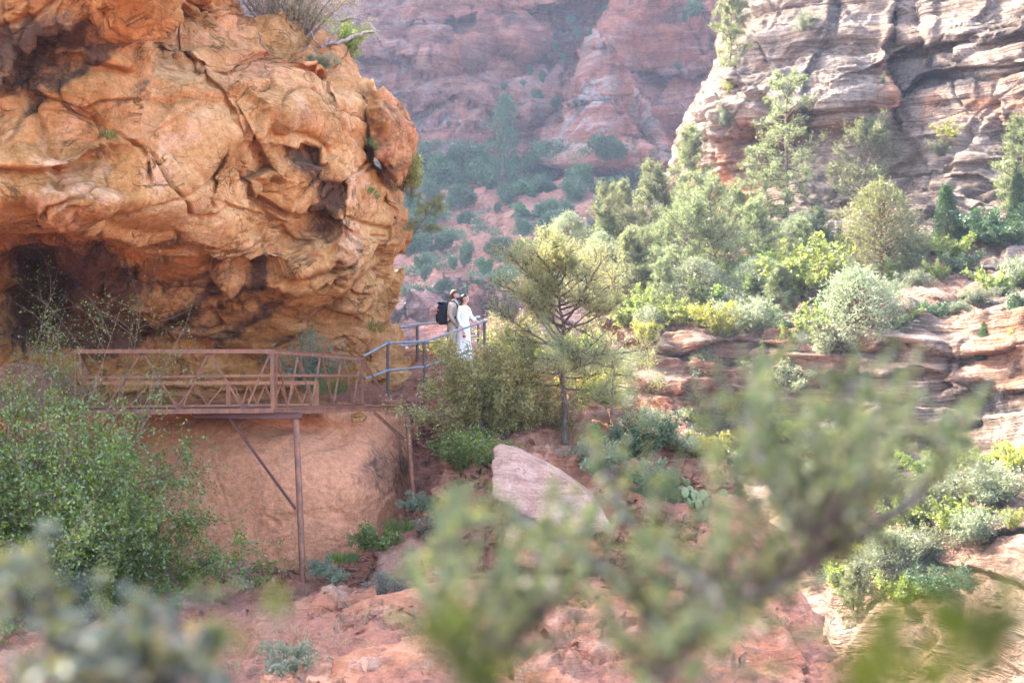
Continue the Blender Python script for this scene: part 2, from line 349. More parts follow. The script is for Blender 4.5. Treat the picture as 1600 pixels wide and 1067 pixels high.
    st = blobs(px, py, [(480, 262, 32, 34, .7), (520, 300, 28, 34, .85), (505, 350, 30, 40, .6), (455, 240, 22, 22, .4), (60, 60, 90, 55, .5), (20, 110, 60, 50, .65), (150, 40, 80, 45, .32), (55, 430, 60, 60, .8), (250, 440, 110, 30, .5), (100, 500, 160, 40, .45), (30, 545, 120, 40, .5), (150, 440, 60, 50, .45), (260, 520, 160, 30, .4), (450, 470, 90, 30, .3), (420, 300, 90, 70, .25), (300, 190, 50, 40, .25), (120, 130, 120, 40, .3), (440, 380, 60, 35, .3), (390, 320, 45, 60, .25), (330, 420, 60, 24, .35), (120, 420, 120, 40, .4), (545, 395, 20, 34, .25), (180, 500, 150, 40, .35), (360, 395, 50, 20, .3)])  # varnish stains; the broad cave and under-lip blobs also paint in its shade
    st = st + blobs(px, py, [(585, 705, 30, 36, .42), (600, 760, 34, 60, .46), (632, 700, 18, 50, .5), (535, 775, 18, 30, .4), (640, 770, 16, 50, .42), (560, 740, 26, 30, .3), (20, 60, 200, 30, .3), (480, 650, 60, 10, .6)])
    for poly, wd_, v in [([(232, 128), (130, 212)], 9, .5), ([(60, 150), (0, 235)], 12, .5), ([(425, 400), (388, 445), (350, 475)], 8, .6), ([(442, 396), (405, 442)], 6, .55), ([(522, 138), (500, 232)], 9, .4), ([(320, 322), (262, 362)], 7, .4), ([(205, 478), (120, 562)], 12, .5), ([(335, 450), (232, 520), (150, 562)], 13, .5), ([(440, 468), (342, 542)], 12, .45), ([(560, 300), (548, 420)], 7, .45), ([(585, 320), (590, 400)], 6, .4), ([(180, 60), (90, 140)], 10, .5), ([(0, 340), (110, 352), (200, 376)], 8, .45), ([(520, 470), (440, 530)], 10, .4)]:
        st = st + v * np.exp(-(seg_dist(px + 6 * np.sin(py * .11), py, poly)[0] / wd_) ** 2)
    pale = blobs(px, py, [(280, 270, 80, 90, 1.), (60, 280, 120, 70, .8), (60, 190, 100, 60, .7), (130, 330, 100, 22, .8), (545, 330, 30, 120, .9), (365, 410, 40, 40, 1), (510, 190, 40, 50, .5), (450, 170, 60, 40, .4), (560, 880, 100, 30, .4), (400, 800, 150, 80, .3)])
    red = blobs(px, py, [(330, 60, 90, 60, .75), (520, 110, 80, 30, .5), (600, 330, 45, 60, .45), (420, 120, 80, 30, .5), (620, 230, 30, 70, .5), (560, 540, 90, 50, .55), (240, 540, 140, 40, .4)]) + wall * 3.0 + ledge * .7
    me = mesh_np('cliff', G, grid_faces(*G.shape[:2]), sandstone, attrs={'stain_shade': st, 'pale': pale * 1.5, 'red': red, 'soil': ledge * .5, 'calm': wall * .78})
    o = obj('cliff', me); tag(o, 'orange sandstone cliff bulging out over the footbridge', 'cliff', kind='structure')
    return o
build_left()

# ------------------------------------------------------------------ the canyon wall across the gully, on the right
rightstone = rock_mat('canyon_wall_stone', [(0.15, 0.103, 0.078), (0.25, 0.182, 0.136), (0.34, 0.268, 0.21)], 0.42, strata=((0.10, -0.16, 0.0), 2.5, 0.8), crack=.7, flake=.35, pale=(0.40, 0.345, 0.295), red=(0.40, 0.155, 0.072), stain_shade=(0.075, 0.065, 0.065), bump=1.6, streak=0.30, soil=(0.17, 0.082, 0.052))
RC = [(1150,-300,95),(1400,-300,93),(1800,-300,90),(1190,0,88),(1400,0,86),(1600,0,82),(1800,0,79),(1110,150,86.5),(1200,150,84),(1330,150,82),(1400,150,83),(1600,120,79),(1800,150,77),
      (1090,205,86),(1250,240,85),(1400,220,83.5),(1600,220,80),(1800,220,78),(1110,280,86),(1250,310,83),(1450,300,79.5),(1600,300,77.5),(1800,300,75),
      (1130,330,85),(1300,380,79.5),(1450,385,77.5),(1600,375,75.5),(1800,370,73),(1070,360,81),(1000,420,77),(1200,430,75),(1400,440,72.5),(1600,430,70.5),(1800,430,69),
      (940,480,74),(1000,515,68),(1000,532,66.2),(1100,500,67),(1100,522,65.6),(1300,480,66.2),(1300,508,64.3),(1450,500,64),(1450,528,62.3),(1600,490,62),(1600,518,60.2),(1800,490,60),(1000,650,66),(1150,670,64.5),(1300,650,62.3),(1500,640,60.2),(1600,650,58),(1800,650,57),
      (950,760,64),(1100,750,63),(1300,750,59.5),(1500,735,56.5),(1650,700,54),(1800,700,53),(900,900,58),(1100,900,56),(1300,900,52.5),(1500,850,49.5),(1650,830,47),(1800,830,45),(900,1250,48),(1300,1000,48.5),(1500,1000,44.5),(1620,1067,41),(1300,1250,43),(1800,1250,35)]
RC = [(x, y, Y + (1350 - x) / 250 * (2.5 + 1.2 * float(smooth(470, 390, y)))) for x, y, Y in RC]
_rc = tps([p[:2] for p in RC], np.array([p[2] for p in RC], float))
RSTEP = [([(1255,195),(1300,200),(1345,195),(1392,170),(1385,100),(1392,0),(1395,-300)], 1.6, 26, 3), ([(1390,92),(1450,65),(1540,62),(1600,45),(1800,30)], 1.8, 30, 4), ([(1395,160),(1440,120),(1500,105),(1600,100),(1800,95)], 1.6, 22, 4),
         ([(1258,195),(1255,120),(1290,60),(1300,0),(1310,-200)], 0.8, 20, 4), ([(1150,130),(1200,150),(1255,190)], 0.9, 25, 4), ([(1080,205),(1140,225),(1180,215),(1240,240)], 1.0, 25, 5),
         ([(1370,262),(1430,272),(1500,262),(1600,245)], 0.5, 14, 4), ([(1490,280),(1530,275),(1560,284)], 0.8, 8, 3), ([(1450,300),(1520,330),(1600,310)], .4, 15, 4), ([(1560,160),(1580,200),(1620,205)], .6, 15, 4),
         ([(990,540),(1060,555),(1150,540),(1250,552)], 1.0, 16, 4), ([(1000,590),(1080,600),(1110,630),(1180,640)], 1.2, 22, 4), ([(1310,545),(1370,552),(1420,548),(1500,560),(1600,552)], 1.0, 14, 3), ([(1300,582),(1390,588),(1440,575),(1500,590),(1620,600)], 1.1, 18, 3),
         ([(1500,460),(1550,462),(1620,458)], .9, 12, 3), ([(1390,470),(1450,490),(1520,500),(1620,485)], .6, 12, 4), ([(1496,560),(1494,590),(1497,610)], .8, 8, 3), ([(1545,610),(1570,600),(1640,598)], 1.2, 25, 4),
         ([(1390,415),(1450,420),(1530,412),(1640,420)], .7, 10, 3), ([(1290,430),(1360,440),(1420,435)], .5, 10, 3), ([(1010,690),(1060,680),(1120,700),(1190,730)], .9, 20, 4), ([(1200,690),(1300,670),(1420,690),(1540,670)], 1.0, 25, 5), ([(1450,820),(1520,840),(1620,800)], 1.0, 25, 5), ([(1480,880),(1560,900),(1640,930)], .9, 25, 5)]
def right_depth(px, py):
    return _rc(px, py) + steps(px, py, RSTEP)
_re = np.array([(-320, 1230), (0, 1183), (40, 1165), (100, 1121), (150, 1099), (190, 1079), (215, 1082), (250, 1099), (280, 1106), (313, 1130), (335, 1128), (350, 1085), (380, 1020), (430, 960), (480, 935), (520, 975), (545, 1003), (560, 992), (600, 985), (640, 998), (700, 975), (800, 930), (1000, 900), (1260, 890)], float)
def build_right():
    rows = np.concatenate([np.linspace(-320, -30, 50, endpoint=False), np.linspace(-30, 1075, 560), np.linspace(1080, 1260, 30)])
    nc = 420; u = np.linspace(0, 1, nc); e = np.interp(rows, _re[:, 0], _re[:, 1])
    px = e[:, None] + (1840 - e[:, None]) * u[None] ** 1.12; py = np.repeat(rows[:, None], nc, 1)
    Y = right_depth(px, py)
    t = np.clip(1 - (px - e[:, None]) / 45, 0, 1); Y = Y + np.where((rows < 340) | (rows > 500), 4.0, 1.0)[:, None] * (1 - np.sqrt(np.clip(1 - t * t, 0, 1)))
    G = P(px, py, Y); ex = []
    for k in range(1, 13):
        g = G[:, 0].copy(); d = 0.6 * k + 0.12 * k * k; g[:, 1] += d; g[:, 0] += 0.04 * d; ex.append(g)
    G = np.concatenate([np.stack(ex[::-1], 1), G], 1); px = np.concatenate([np.repeat(px[:, :1], 12, 1), px], 1); py = np.concatenate([np.repeat(py[:, :1], 12, 1), py], 1)
    N = -normals(blur(G, 6))
    slope = smooth(370, 400, py + (px - 1300) * .02) * (1 - smooth(455, 500, py)) * smooth(1640, 1450, px) * .8 + smooth(720, 790, py - (px - 1300) * -.15) * smooth(1640, 1520, px) * .8
    slope = np.clip(slope, 0, 1)
    up = smooth(395, 340, py)
    fc, e1 = facets(G * np.array([.13, .13, .20]), 1.2); fc2, e2 = facets(G * np.array([.5, .5, .9]) + 5, 1.1)
    wz = G[..., 2] + 0.10 * G[..., 0] + 0.9 * fbm(G * .09, 3)
    bed = perlin(np.stack([G[..., 0] * .07, G[..., 1] * .07, wz * 1.5], -1)); bed2 = perlin(np.stack([G[..., 0] * .22, G[..., 1] * .22, wz * 4.0], -1))
    lowband = smooth(470, 520, py) * smooth(740, 680, py)
    fc = fc * (.3 + .7 * smooth(0, .14, e1)); fc2 = fc2 * (.2 + .8 * smooth(0, .14, e2))
    fc = fc * (1 - .55 * smooth(470, 520, py) * smooth(740, 680, py))
    d = 0.75 * fc + 0.16 * fc2 + .22 * terrace(2.2 * fbm(G * np.array([.16, .16, .3]), 4, gain=.45)) + 0.20 * fbm(G * .25, 5) + .06 * fbm(G * 1.3, 4, ridged=True) - .3 * smooth(.06, 0, e1)
    d = d * (1 - .45 * slope) + (0.22 + .45 * lowband) * bed * (1 - .6 * slope) + lowband * (.45 * (terrace(wz * 1.0 + .4 * fbm(G * .25, 3), .25) - wz * 1.0) + .24 * (terrace(wz * 2.7 + .5 * fbm(G * .3 + 4, 3), .25) - wz * 2.7)) + blocks(G * np.array([.25, .25, .6]) + .2 * fbm(G * .3, 3)[..., None], .28) * up + (.10 + .16 * lowband) * bed2 * (1 - .6 * slope) + .3 * slope * fbm(G * .9 + 3, 4)
    G = G + N * d[..., None]
    st = blobs(px, py, [(1450, 100, 80, 40, .6), (1330, 60, 50, 60, .3), (1500, 130, 100, 20, .7), (1560, 40, 60, 50, .6), (1240, 200, 50, 30, .45), (1420, 270, 90, 30, .5), (1520, 200, 60, 20, .4), (1560, 640, 40, 50, .9), (1500, 570, 20, 40, .5), (1105, 200, 30, 30, .6), (1440, 330, 80, 30, .4), (1590, 900, 50, 50, .7), (1480, 660, 60, 30, .5), (1350, 700, 150, 30, .5)])
    pale = blobs(px, py, [(1330, 120, 60, 90, 1), (1220, 100, 60, 80, .9), (1400, 330, 150, 60, .9), (1280, 330, 40, 60, .9), (1560, 280, 80, 80, .8), (1440, 180, 40, 30, .5), (1020, 650, 50, 60, .7), (1560, 400, 100, 40, .6), (1600, 760, 60, 80, .8)])
    red = blobs(px, py, [(1150, 275, 60, 50, 1.1), (1135, 310, 25, 30, 1.3), (1180, 200, 40, 20, .8), (1385, 130, 16, 60, .9), (1300, 200, 60, 12, .8), (1370, 190, 160, 14, .4), (1480, 165, 120, 14, .7), (1560, 160, 60, 30, .7), (1400, 540, 260, 60, .42), (1060, 590, 80, 80, .5), (1600, 560, 90, 80, .4), (1250, 600, 80, 60, .35), (1480, 430, 120, 40, .35), (1580, 880, 60, 20, .4)])
    me = mesh_np('canyon_wall', G, grid_faces(*G.shape[:2]), rightstone, attrs={'stain_shade': st, 'pale': pale, 'red': red, 'soil': np.clip(slope * (0.7 + 0.5 * fbm(G * .4, 3)), 0, 1)})
    tag(obj('canyon_cliff', me), 'banded canyon cliff with a wooded ledge across the gully', 'cliff', kind='structure')
build_right()

# ------------------------------------------------------------------ the far canyon wall in the haze
farstone = rock_mat('far_wall_stone', [(0.18, 0.058, 0.04), (0.34, 0.135, 0.092), (0.45, 0.255, 0.195)], 0.15, strata=((0.06, 0.22, 0.0), 0.6, 0.5), crack=1., flake=.6, pale=(0.38, 0.30, 0.265), red=(0.40, 0.13, 0.07), stain_shade=(0.07, 0.05, 0.045), bump=2.4, streak=0.6, soil=(0.30, 0.13, 0.08))
FC = [(-900,-1050,270),(480,-1050,280),(1290,-1050,268),(-900,0,235),(-900,700,110),(-500,-600,262),(480,-600,270),(1290,-600,258),(-500,0,225),(-500,300,200),(-500,700,105),(0,0,245),(0,300,212),(0,700,106),(480,-240,262),(800,-240,258),(1250,-240,250),(560,60,252),(750,60,247),(900,60,244),(1000,60,238),(1150,60,234),(1250,60,232),(560,200,238),(700,200,236),(800,200,238),(830,245,233),(930,150,231),(930,245,224),(1030,245,227),(1100,200,229),(1250,200,226),(1000,300,215),(1100,300,218),
      (560,300,222),(640,300,219),(800,290,220),(930,300,212),(560,430,176),(640,430,176),(800,430,171),(950,430,166),(1100,430,165),(560,460,163),(640,455,162),(800,460,160),(640,520,150),(800,520,149),(950,520,148),(480,700,108),(800,700,104),(1200,700,100),(1200,500,150)]
_fc = tps([p[:2] for p in FC], np.array([p[2] for p in FC], float))
FSTEP = [([(560,90),(700,110),(780,70),(830,90),(900,80)], 2.5, 40, 5), ([(940,45),(905,110),(880,170),(840,215),(828,245)], 3.5, 50, 4), ([(948,0),(945,60),(975,110),(1000,170),(1030,240)], 2.5, 50, 4), ([(640,170),(720,150),(800,190),(860,175)], 2, 30, 5), ([(720,30),(780,20),(880,10)], 3, 25, 4), ([(1000,110),(1060,120),(1120,100)], 2, 20, 4), ([(640,455),(700,462),(780,450),(860,460)], 1.6, 18, 4), ([(640,490),(720,500),(800,490)], 1.4, 16, 4), ([(700,475),(760,480),(850,475)], 1, 12, 4), ([(990,215),(1010,250),(1060,265)], 2, 20, 4), ([(960,230),(985,225),(1010,235),(1050,262)], -2, 25, 5)]
def far_cone(px, py):
    xl = np.interp(py, [55, 100, 170, 245, 262], [946, 915, 880, 830, 820]); xr = np.interp(py, [55, 110, 170, 245], [960, 985, 1012, 1046])
    return smooth(-5, 4, px - xl + 5 * np.sin(py * .12)) * smooth(-14, 10, xr - px) * smooth(48, 66, py) * smooth(275, 250, py)
def far_depth(px, py): return _fc(px, py) + 1.8 * steps(px, py, FSTEP) - 10 * far_cone(px, py) + blobs(px, py, [(1010, 250, 40, 16, -4.)])
def build_far():
    rows = np.concatenate([np.linspace(-1050, -60, 70, endpoint=False), np.linspace(-60, 700, 330)]); cols = np.concatenate([np.linspace(-900, 520, 90, endpoint=False), np.linspace(520, 1290, 350)])  # unseen upper rows and left columns added so the talus lies in shadow
    py, px = np.meshgrid(rows, cols, indexing='ij'); G = P(px, py, far_depth(px, py)); N = -normals(G)
    tal = smooth(225, 275, py + np.where(px < 760, -40, 0) + 12 * np.sin(px * .03)) * smooth(462, 440, py)
    cone = far_cone(px, py)
    fc, e1 = facets(G * np.array([.05, .05, .08]), 1.2); fc2, e2 = facets(G * np.array([.17, .17, .3]), 1.1)
    wz = G[..., 2] - .22 * G[..., 0] + 3.5 * fbm(G * .025, 3)
    bed = perlin(np.stack([G[..., 0] * .02, G[..., 1] * .02, wz * .42], -1)); bed2 = perlin(np.stack([G[..., 0] * .05, G[..., 1] * .05, wz * 1.1], -1))
    d = (3.8 * fc + 1.2 * fc2 - 1.2 * grooves(G * np.array([.05, .05, .025]), .03) + blocks(G * np.array([.06, .06, .1]) + .2 * fbm(G * .05, 3)[..., None], .8) + 1.5 * fbm(G * .06, 5) + .5 * fbm(G * .35, 4, ridged=True) - .8 * smooth(.1, 0, e1)) * (1 - .75 * cone) + (0.9 * bed + .4 * bed2) * (1 - .8 * cone)
    d = d * (1 - .7 * tal) + tal * .9 * fbm(G * .2, 5) + cone * .25 * perlin(G * np.array([.9, .9, .2]))
    G = G + N * d[..., None]
    st = blobs(px, py, [(790, 45, 60, 22, .6), (880, 30, 40, 24, .6), (640, 40, 60, 20, .4), (960, 105, 20, 30, .5), (1080, 20, 60, 30, .4), (930, 240, 60, 30, .2)])
    pale = cone * 2.2 + blobs(px, py, [(640, 120, 90, 70, .8), (700, 200, 90, 50, .8), (720, 490, 150, 40, 1.0), (850, 150, 40, 50, .4)])
    red = blobs(px, py, [(790, 30, 120, 30, .8), (770, 95, 90, 20, .8), (975, 100, 24, 90, 1.0), (1060, 60, 90, 60, .7), (1050, 190, 60, 80, .8), (1010, 240, 50, 24, .8), (880, 160, 30, 30, .6), (800, 230, 60, 16, .7)])
    me = mesh_np('far_cliff', G, grid_faces(*G.shape[:2]), farstone, attrs={'stain_shade': st, 'pale': pale, 'red': red, 'soil': tal * .85})
    tag(obj('far_cliff', me), 'pink cross-bedded canyon cliff far off in blue haze', 'cliff', kind='structure')
build_far()

# ------------------------------------------------------------------ the near ground
dirt = rock_mat('gully_ground', [(0.30, 0.115, 0.06), (0.42, 0.18, 0.095), (0.50, 0.27, 0.17)], 1.2, strata=((0.25, 0.5, 0.0), 2.6, 0.4), pale=(0.52, 0.33, 0.23), red=(0.30, 0.09, 0.05), stain_shade=(0.09, 0.06, 0.05), bump=0.9, soil=(0.22, 0.085, 0.048))
TC = [(-300,930,26),(100,940,27),(300,905,27),(470,915,27),(600,885,27.5),(650,795,31),(640,650,33.3),(600,630,33),(645,720,32.4),(668,625,33.6),(700,566,35),(760,555,36),(800,580,36),(860,605,34),(900,640,32.5),(880,690,31),(760,690,30.5),(720,740,29.5),(960,665,32.5),(1000,655,32.5),(960,760,29),(1050,735,30.5),(1120,725,30.5),(1180,805,28.5),(1130,850,27),
      (1000,880,26),(800,900,25.5),(700,885,26.5),(660,950,22),(500,985,21),(300,1000,21),(900,975,22),(1100,945,24),(1250,985,24),(800,1075,18),(1200,1085,20),(400,1085,18),(-300,1085,18),(-300,990,22)]
_tp = [PV(*p) for p in TC] + [Vector((x, y, z)) for x, y, z in [(-14, 10, -3.6), (0, 10, -3.4), (5, 10, -3.6), (-14, 2, -2.3), (0, 2, -1.9), (4, 2, -2.2), (-14, 36, -.4), (-8, 36, -.3), (-3, 38, .6)]]
_tf = tps([(p.x, p.y) for p in _tp], np.array([p.z for p in _tp]))
EDGE = [(-9, 46), (-3, 40), (0, 38), (1.8, 35.8), (3.3, 33.5), (4.5, 31.2), (4.95, 28.5), (5.25, 24), (5.7, 18), (6.3, 10), (7, -4)]
def ground_z(x, y):
    z = _tf(x, y); d, s = seg_dist(x, y, EDGE)
    d = d + 0.35 * fbm(np.stack([np.asarray(x) * .5, np.asarray(y) * .5, 0 * np.asarray(x)], -1), 3)
    out = np.where(s < 0, 0, np.maximum(d, 0))
    return z - 13 * (1 - np.exp(-out / 3.2)) - .25 * out
def ground_hit(px, py, y0=14, y1=38):
    ys = np.linspace(y0, y1, 600); g = P(px, py, ys); k = np.argmax(ground_z(g[:, 0], g[:, 1]) >= g[:, 2] - 1e-4)
    return Vector(g[k])
def build_ground():
    xs = np.concatenate([np.linspace(-16, -9, 20, endpoint=False), np.linspace(-9, 7, 330, endpoint=False), np.linspace(7, 18, 60)])
    ys = np.concatenate([np.linspace(-4, 15, 50, endpoint=False), np.linspace(15, 38, 420, endpoint=False), np.linspace(38, 50, 40)])
    Y, X = np.meshgrid(ys, xs, indexing='ij'); Z = ground_z(X, Y); G = np.stack([X, Y, Z], -1)
    d, s = seg_dist(X, Y, EDGE); drop = smooth(-.4, .6, s * d)
    N = normals(G); N = np.where(N[..., 2:3] < 0, -N, N)
    rockm = np.clip(smooth(0.0, 0.25, fbm(G * .45 + 9, 3)) + drop, 0, 1) * smooth(-9, -4, X + 0 * Y)
    fc, e1 = facets(G * np.array([.8, .8, 1.2]), 1.2); fc2, e2 = facets(G * np.array([3.2, 3.2, 4]), 1.0)
    bed = perlin(np.stack([X * .4 - Z * .3, Y * .3, Z * 2.6 + X * 1.1], -1))
    dd = rockm * (.30 * fc + .1 * fc2 - .1 * smooth(.1, 0, e1)) + .09 * fc2 + .16 * fbm(G * 1.1, 5) + .05 * fbm(G * 5, 3) + drop * .22 * bed
    G = G + N * dd[..., None]
    red = np.clip(.5 + fbm(G * .35, 3), 0, 1) * (1 - drop)
    pale = np.clip(rockm - .3, 0, 1) + drop * .6
    me = mesh_np('gully_ground', G, grid_faces(*G.shape[:2]), dirt, attrs={'stain_shade': drop * .25, 'pale': pale, 'red': red * .6, 'soil': np.clip(1 - rockm * 1.2, 0, 1)})
    tag(obj('ground', me), 'red dirt and broken sandstone floor of the gully', 'ground', kind='structure')
    # canyon floor reaching out past everything
    t = np.linspace(-1, 1, 90); q = np.sign(t) * np.abs(t) ** 2 * 700
    Y, X = np.meshgrid(q + 150, q, indexing='ij'); Z = -24 + 1.5 * fbm(np.stack([X * .03, Y * .03, 0 * X], -1), 4)
    me = mesh_np('canyon_floor', np.stack([X, Y, Z], -1), grid_faces(90, 90), dirt, attrs={'stain_shade': 0 * X, 'pale': 0 * X, 'red': 0 * X + .3, 'soil': 0 * X + .8})
    tag(obj('canyon_floor_ground', me), 'canyon floor far below', 'ground', kind='structure')
build_ground()
# ------------------------------------------------------------------ plants
def leaf_mat(name, c1, c2, trans=0.45, gloss=0.04, tcol=None):
    m = M(name); g = m.n('ShaderNodeNewGeometry'); oi = m.n('ShaderNodeObjectInfo')
    c = m.mix(g.outputs['Random Per Island'], c1, c2)
    c = m.hsv(c, m.math('ADD', 0.485, m.math('MULTIPLY', oi.outputs['Random'], 0.03)), 1.0, m.math('ADD', 0.8, m.math('MULTIPLY', oi.outputs['Random'], 0.4)))
    d = m.n('ShaderNodeBsdfDiffuse'); m.set(d.inputs[0], c)
    t = m.n('ShaderNodeBsdfTranslucent'); m.set(t.inputs[0], m.hsv(c, 0.485, 1.15, 1.5))
    x = m.n('ShaderNodeMixShader'); x.inputs[0].default_value = trans; m.t.links.new(d.outputs[0], x.inputs[1]); m.t.links.new(t.outputs[0], x.inputs[2])
    gl = m.n('ShaderNodeBsdfGlossy'); gl.inputs['Roughness'].default_value = 0.45; gl.inputs[0].default_value = (1, 1, 1, 1)
    y = m.n('ShaderNodeMixShader'); y.inputs[0].default_value = gloss; m.t.links.new(x.outputs[0], y.inputs[1]); m.t.links.new(gl.outputs[0], y.inputs[2])
    return m.done(y.outputs[0])
def bark_mat(name, c1, c2, scale=14):
    m = M(name); p = m.objc(); n = m.noise(m.map(p, (1, 1, .25)), scale, 5, .7)
    return m.done(m.bsdf(m.ramp(n, [(.35, c1), (.65, c2)]), .95, normal=m.bump(n, .02, .8), spec=.1))
BARK = bark_mat('grey_brown_bark', (0.06, 0.045, 0.035), (0.20, 0.15, 0.12)); REDBARK = bark_mat('red_brown_bark', (0.10, 0.05, 0.03), (0.26, 0.15, 0.10)); DEADW = bark_mat('bleached_dead_wood', (0.16, 0.13, 0.12), (0.42, 0.37, 0.34)); TWIG = bark_mat('twig_bark', (0.12, 0.08, 0.055), (0.27, 0.19, 0.13))
LM = dict(
    pinyon=leaf_mat('pinyon_needles', (0.13, 0.145, 0.055), (0.28, 0.275, 0.125), .5), pine=leaf_mat('pine_needles', (0.085, 0.115, 0.050), (0.20, 0.225, 0.105), .5),
    juniper=leaf_mat('juniper_scales', (0.085, 0.10, 0.036), (0.19, 0.195, 0.08), .45), dark=leaf_mat('dark_juniper_scales', (0.03, 0.075, 0.026), (0.08, 0.14, 0.045), .4),
    bright=leaf_mat('spring_leaves', (0.115, 0.17, 0.042), (0.225, 0.275, 0.085), .55), yellow=leaf_mat('yellow_spring_leaves', (0.16, 0.19, 0.04), (0.27, 0.285, 0.08), .55),
    sage=leaf_mat('sage_leaves', (0.12, 0.15, 0.085), (0.23, 0.255, 0.15), .4), green=leaf_mat('small_green_leaves', (0.062, 0.105, 0.008), (0.185, 0.235, 0.026), .42, .06),
    oak=leaf_mat('scrub_oak_leaves', (0.15, 0.145, 0.046), (0.34, 0.30, 0.11), .4), fargreen=leaf_mat('far_shrub_leaves', (0.035, 0.075, 0.030), (0.085, 0.135, 0.06), .3), grey=leaf_mat('grey_twiggy_leaves', (0.11, 0.105, 0.065), (0.22, 0.20, 0.14), .3))

class Wood:
    def __init__(s): s.V = []; s.Fq = []; s.n = 0
    def tube(s, pts, r0, r1, k=5):
        pts = np.asarray(pts, float); n = len(pts); t = np.gradient(pts, axis=0); t /= np.linalg.norm(t, axis=1)[:, None] + 1e-9
        a = np.cross(t, [0.31, 0.17, 0.93]); ln = np.linalg.norm(a, axis=1)[:, None]; a = np.where(ln < .05, [1., 0, 0], a / (ln + 1e-9)); b = np.cross(t, a)
        r = np.linspace(r0, r1, n) if np.isscalar(r1) else np.asarray(r1); th = np.arange(k) / k * 2 * np.pi
        ring = pts[:, None] + r[:, None, None] * (np.cos(th)[None, :, None] * a[:, None] + np.sin(th)[None, :, None] * b[:, None])
        i = np.arange(n - 1)[:, None] * k + np.arange(k)[None]; j = np.arange(n - 1)[:, None] * k + (np.arange(k)[None] + 1) % k
        s.Fq.append(np.stack([i, j, j + k, i + k], -1).reshape(-1, 4) + s.n)
        s.V.append(ring.reshape(-1, 3)); s.n += n * k
    def mesh(s, name, mat): return mesh_np(name, np.concatenate(s.V), np.concatenate(s.Fq), mat)
class Leaves:
    def __init__(s, seed): s.c = []; s.d = []; s.l = []; s.w = []; s.r = np.random.RandomState(seed)
    def add(s, c, d, l, w):
        c = np.atleast_2d(c); n = len(c); s.c.append(c); s.d.append(np.broadcast_to(d, c.shape)); s.l.append(np.broadcast_to(l, n)); s.w.append(np.broadcast_to(w, n))
    def clump(s, p, d, n, spread, l, w, along=0.0):
        """n leaves fanning out round a twig tip p that points along d"""
        q = s.r.normal(size=(n, 3)); q /= np.linalg.norm(q, axis=1)[:, None]; q = q + np.asarray(d) * 0.7; q /= np.linalg.norm(q, axis=1)[:, None] + 1e-9
        c = np.asarray(p) + s.r.normal(size=(n, 3)) * spread - np.asarray(d) * s.r.uniform(0, 1, (n, 1)) * along
        s.add(c, q, l * s.r.uniform(.6, 1.25, n), w * s.r.uniform(.7, 1.2, n))
    def mesh(s, name, mat, fold=False):
        c = np.concatenate(s.c); d = np.concatenate(s.d); l = np.concatenate(s.l)[:, None]; w = np.concatenate(s.w)[:, None]; n = len(c)
        q = s.r.normal(size=(n, 3)); a = np.cross(d, q); a /= np.linalg.norm(a, axis=1)[:, None] + 1e-9; m = c + d * l * .5
        V = np.stack([c, m + a * w * .5, c + d * l, m - a * w * .5], 1).reshape(-1, 3)
        return mesh_np(name, V, np.arange(n * 4).reshape(-1, 4), mat, smooth=False)
def unit(v): v = np.asarray(v, float); return v / (np.linalg.norm(v) + 1e-9)
def curve(p, d, L, n, r, bend=(0, 0, 0), wob=.12):
    pts = [np.asarray(p, float)]; d = unit(d)
    for _ in range(n): d = unit(d + np.asarray(bend) / n + r.normal(size=3) * wob); pts.append(pts[-1] + d * L / n)
    return np.array(pts), d

def make_pine(seed, h, rad, bare, nbr, shape, lean=(0, 0), tr=.02, twigs=6, needles=16, nl=.16, nw=.022, spread=.05, droop=.25, up=.25, second=False, trunk_wob=.02):
    r = np.random.RandomState(seed); W = Wood(); Lf = Leaves(seed + 1)
    def one(h, base, lean, nbr, rad):
        z = np.linspace(0, 1, 12); tx = np.cumsum(r.normal(size=(12, 2)) * trunk_wob * h * .5, 0); tx -= tx[0]
        T = np.stack([base[0] + lean[0] * z + tx[:, 0], base[1] + lean[1] * z + tx[:, 1], z * h], 1); W.tube(T, h * tr, h * tr * .12, 7)
        for i in range(nbr):
            t = bare + (1 - bare) * ((i + r.uniform()) / nbr) ** .9; az = i * 2.4 + r.normal() * .4
            p = np.array([np.interp(t, z, T[:, k]) for k in range(3)]); L = rad * shape(t) * r.uniform(.55, 1.12)
            if L < .03 * h: continue
            d = (math.cos(az), math.sin(az), up + (t - .5) * .7 + r.normal() * .15)
            B, e = curve(p, d, L, 6, r, (0, 0, .25 - droop), .13); W.tube(B, max(.25 * h * tr, .012 * L + .1 * h * tr), .003 * h, 4)
            for k in range(twigs):
                u = r.uniform(.3, 1.0); b = np.array([np.interp(u, np.linspace(0, 1, 7), B[:, q]) for q in range(3)])
                S, e2 = curve(b, unit(e + r.normal(size=3) * .7 + (0, 0, .25)), L * r.uniform(.12, .34), 3, r, (0, 0, .3), .2); W.tube(S, .004 * h, .0015 * h, 3)
                for q in S[1:]: Lf.clump(q, e2, needles, spread * rad, nl, nw)
            Lf.clump(B[-1], e, needles, spread * rad, nl, nw)
        Lf.clump(T[-1], (0, 0, 1), needles * 3, spread * rad, nl, nw)
    one(h, (0, 0), lean, nbr, rad)
    if second: one(h * .62, (-.03 * h, .05 * h), (-.10 * h, .06 * h), int(nbr * .6), rad * .7)
    return W.mesh('trunk', BARK), Lf
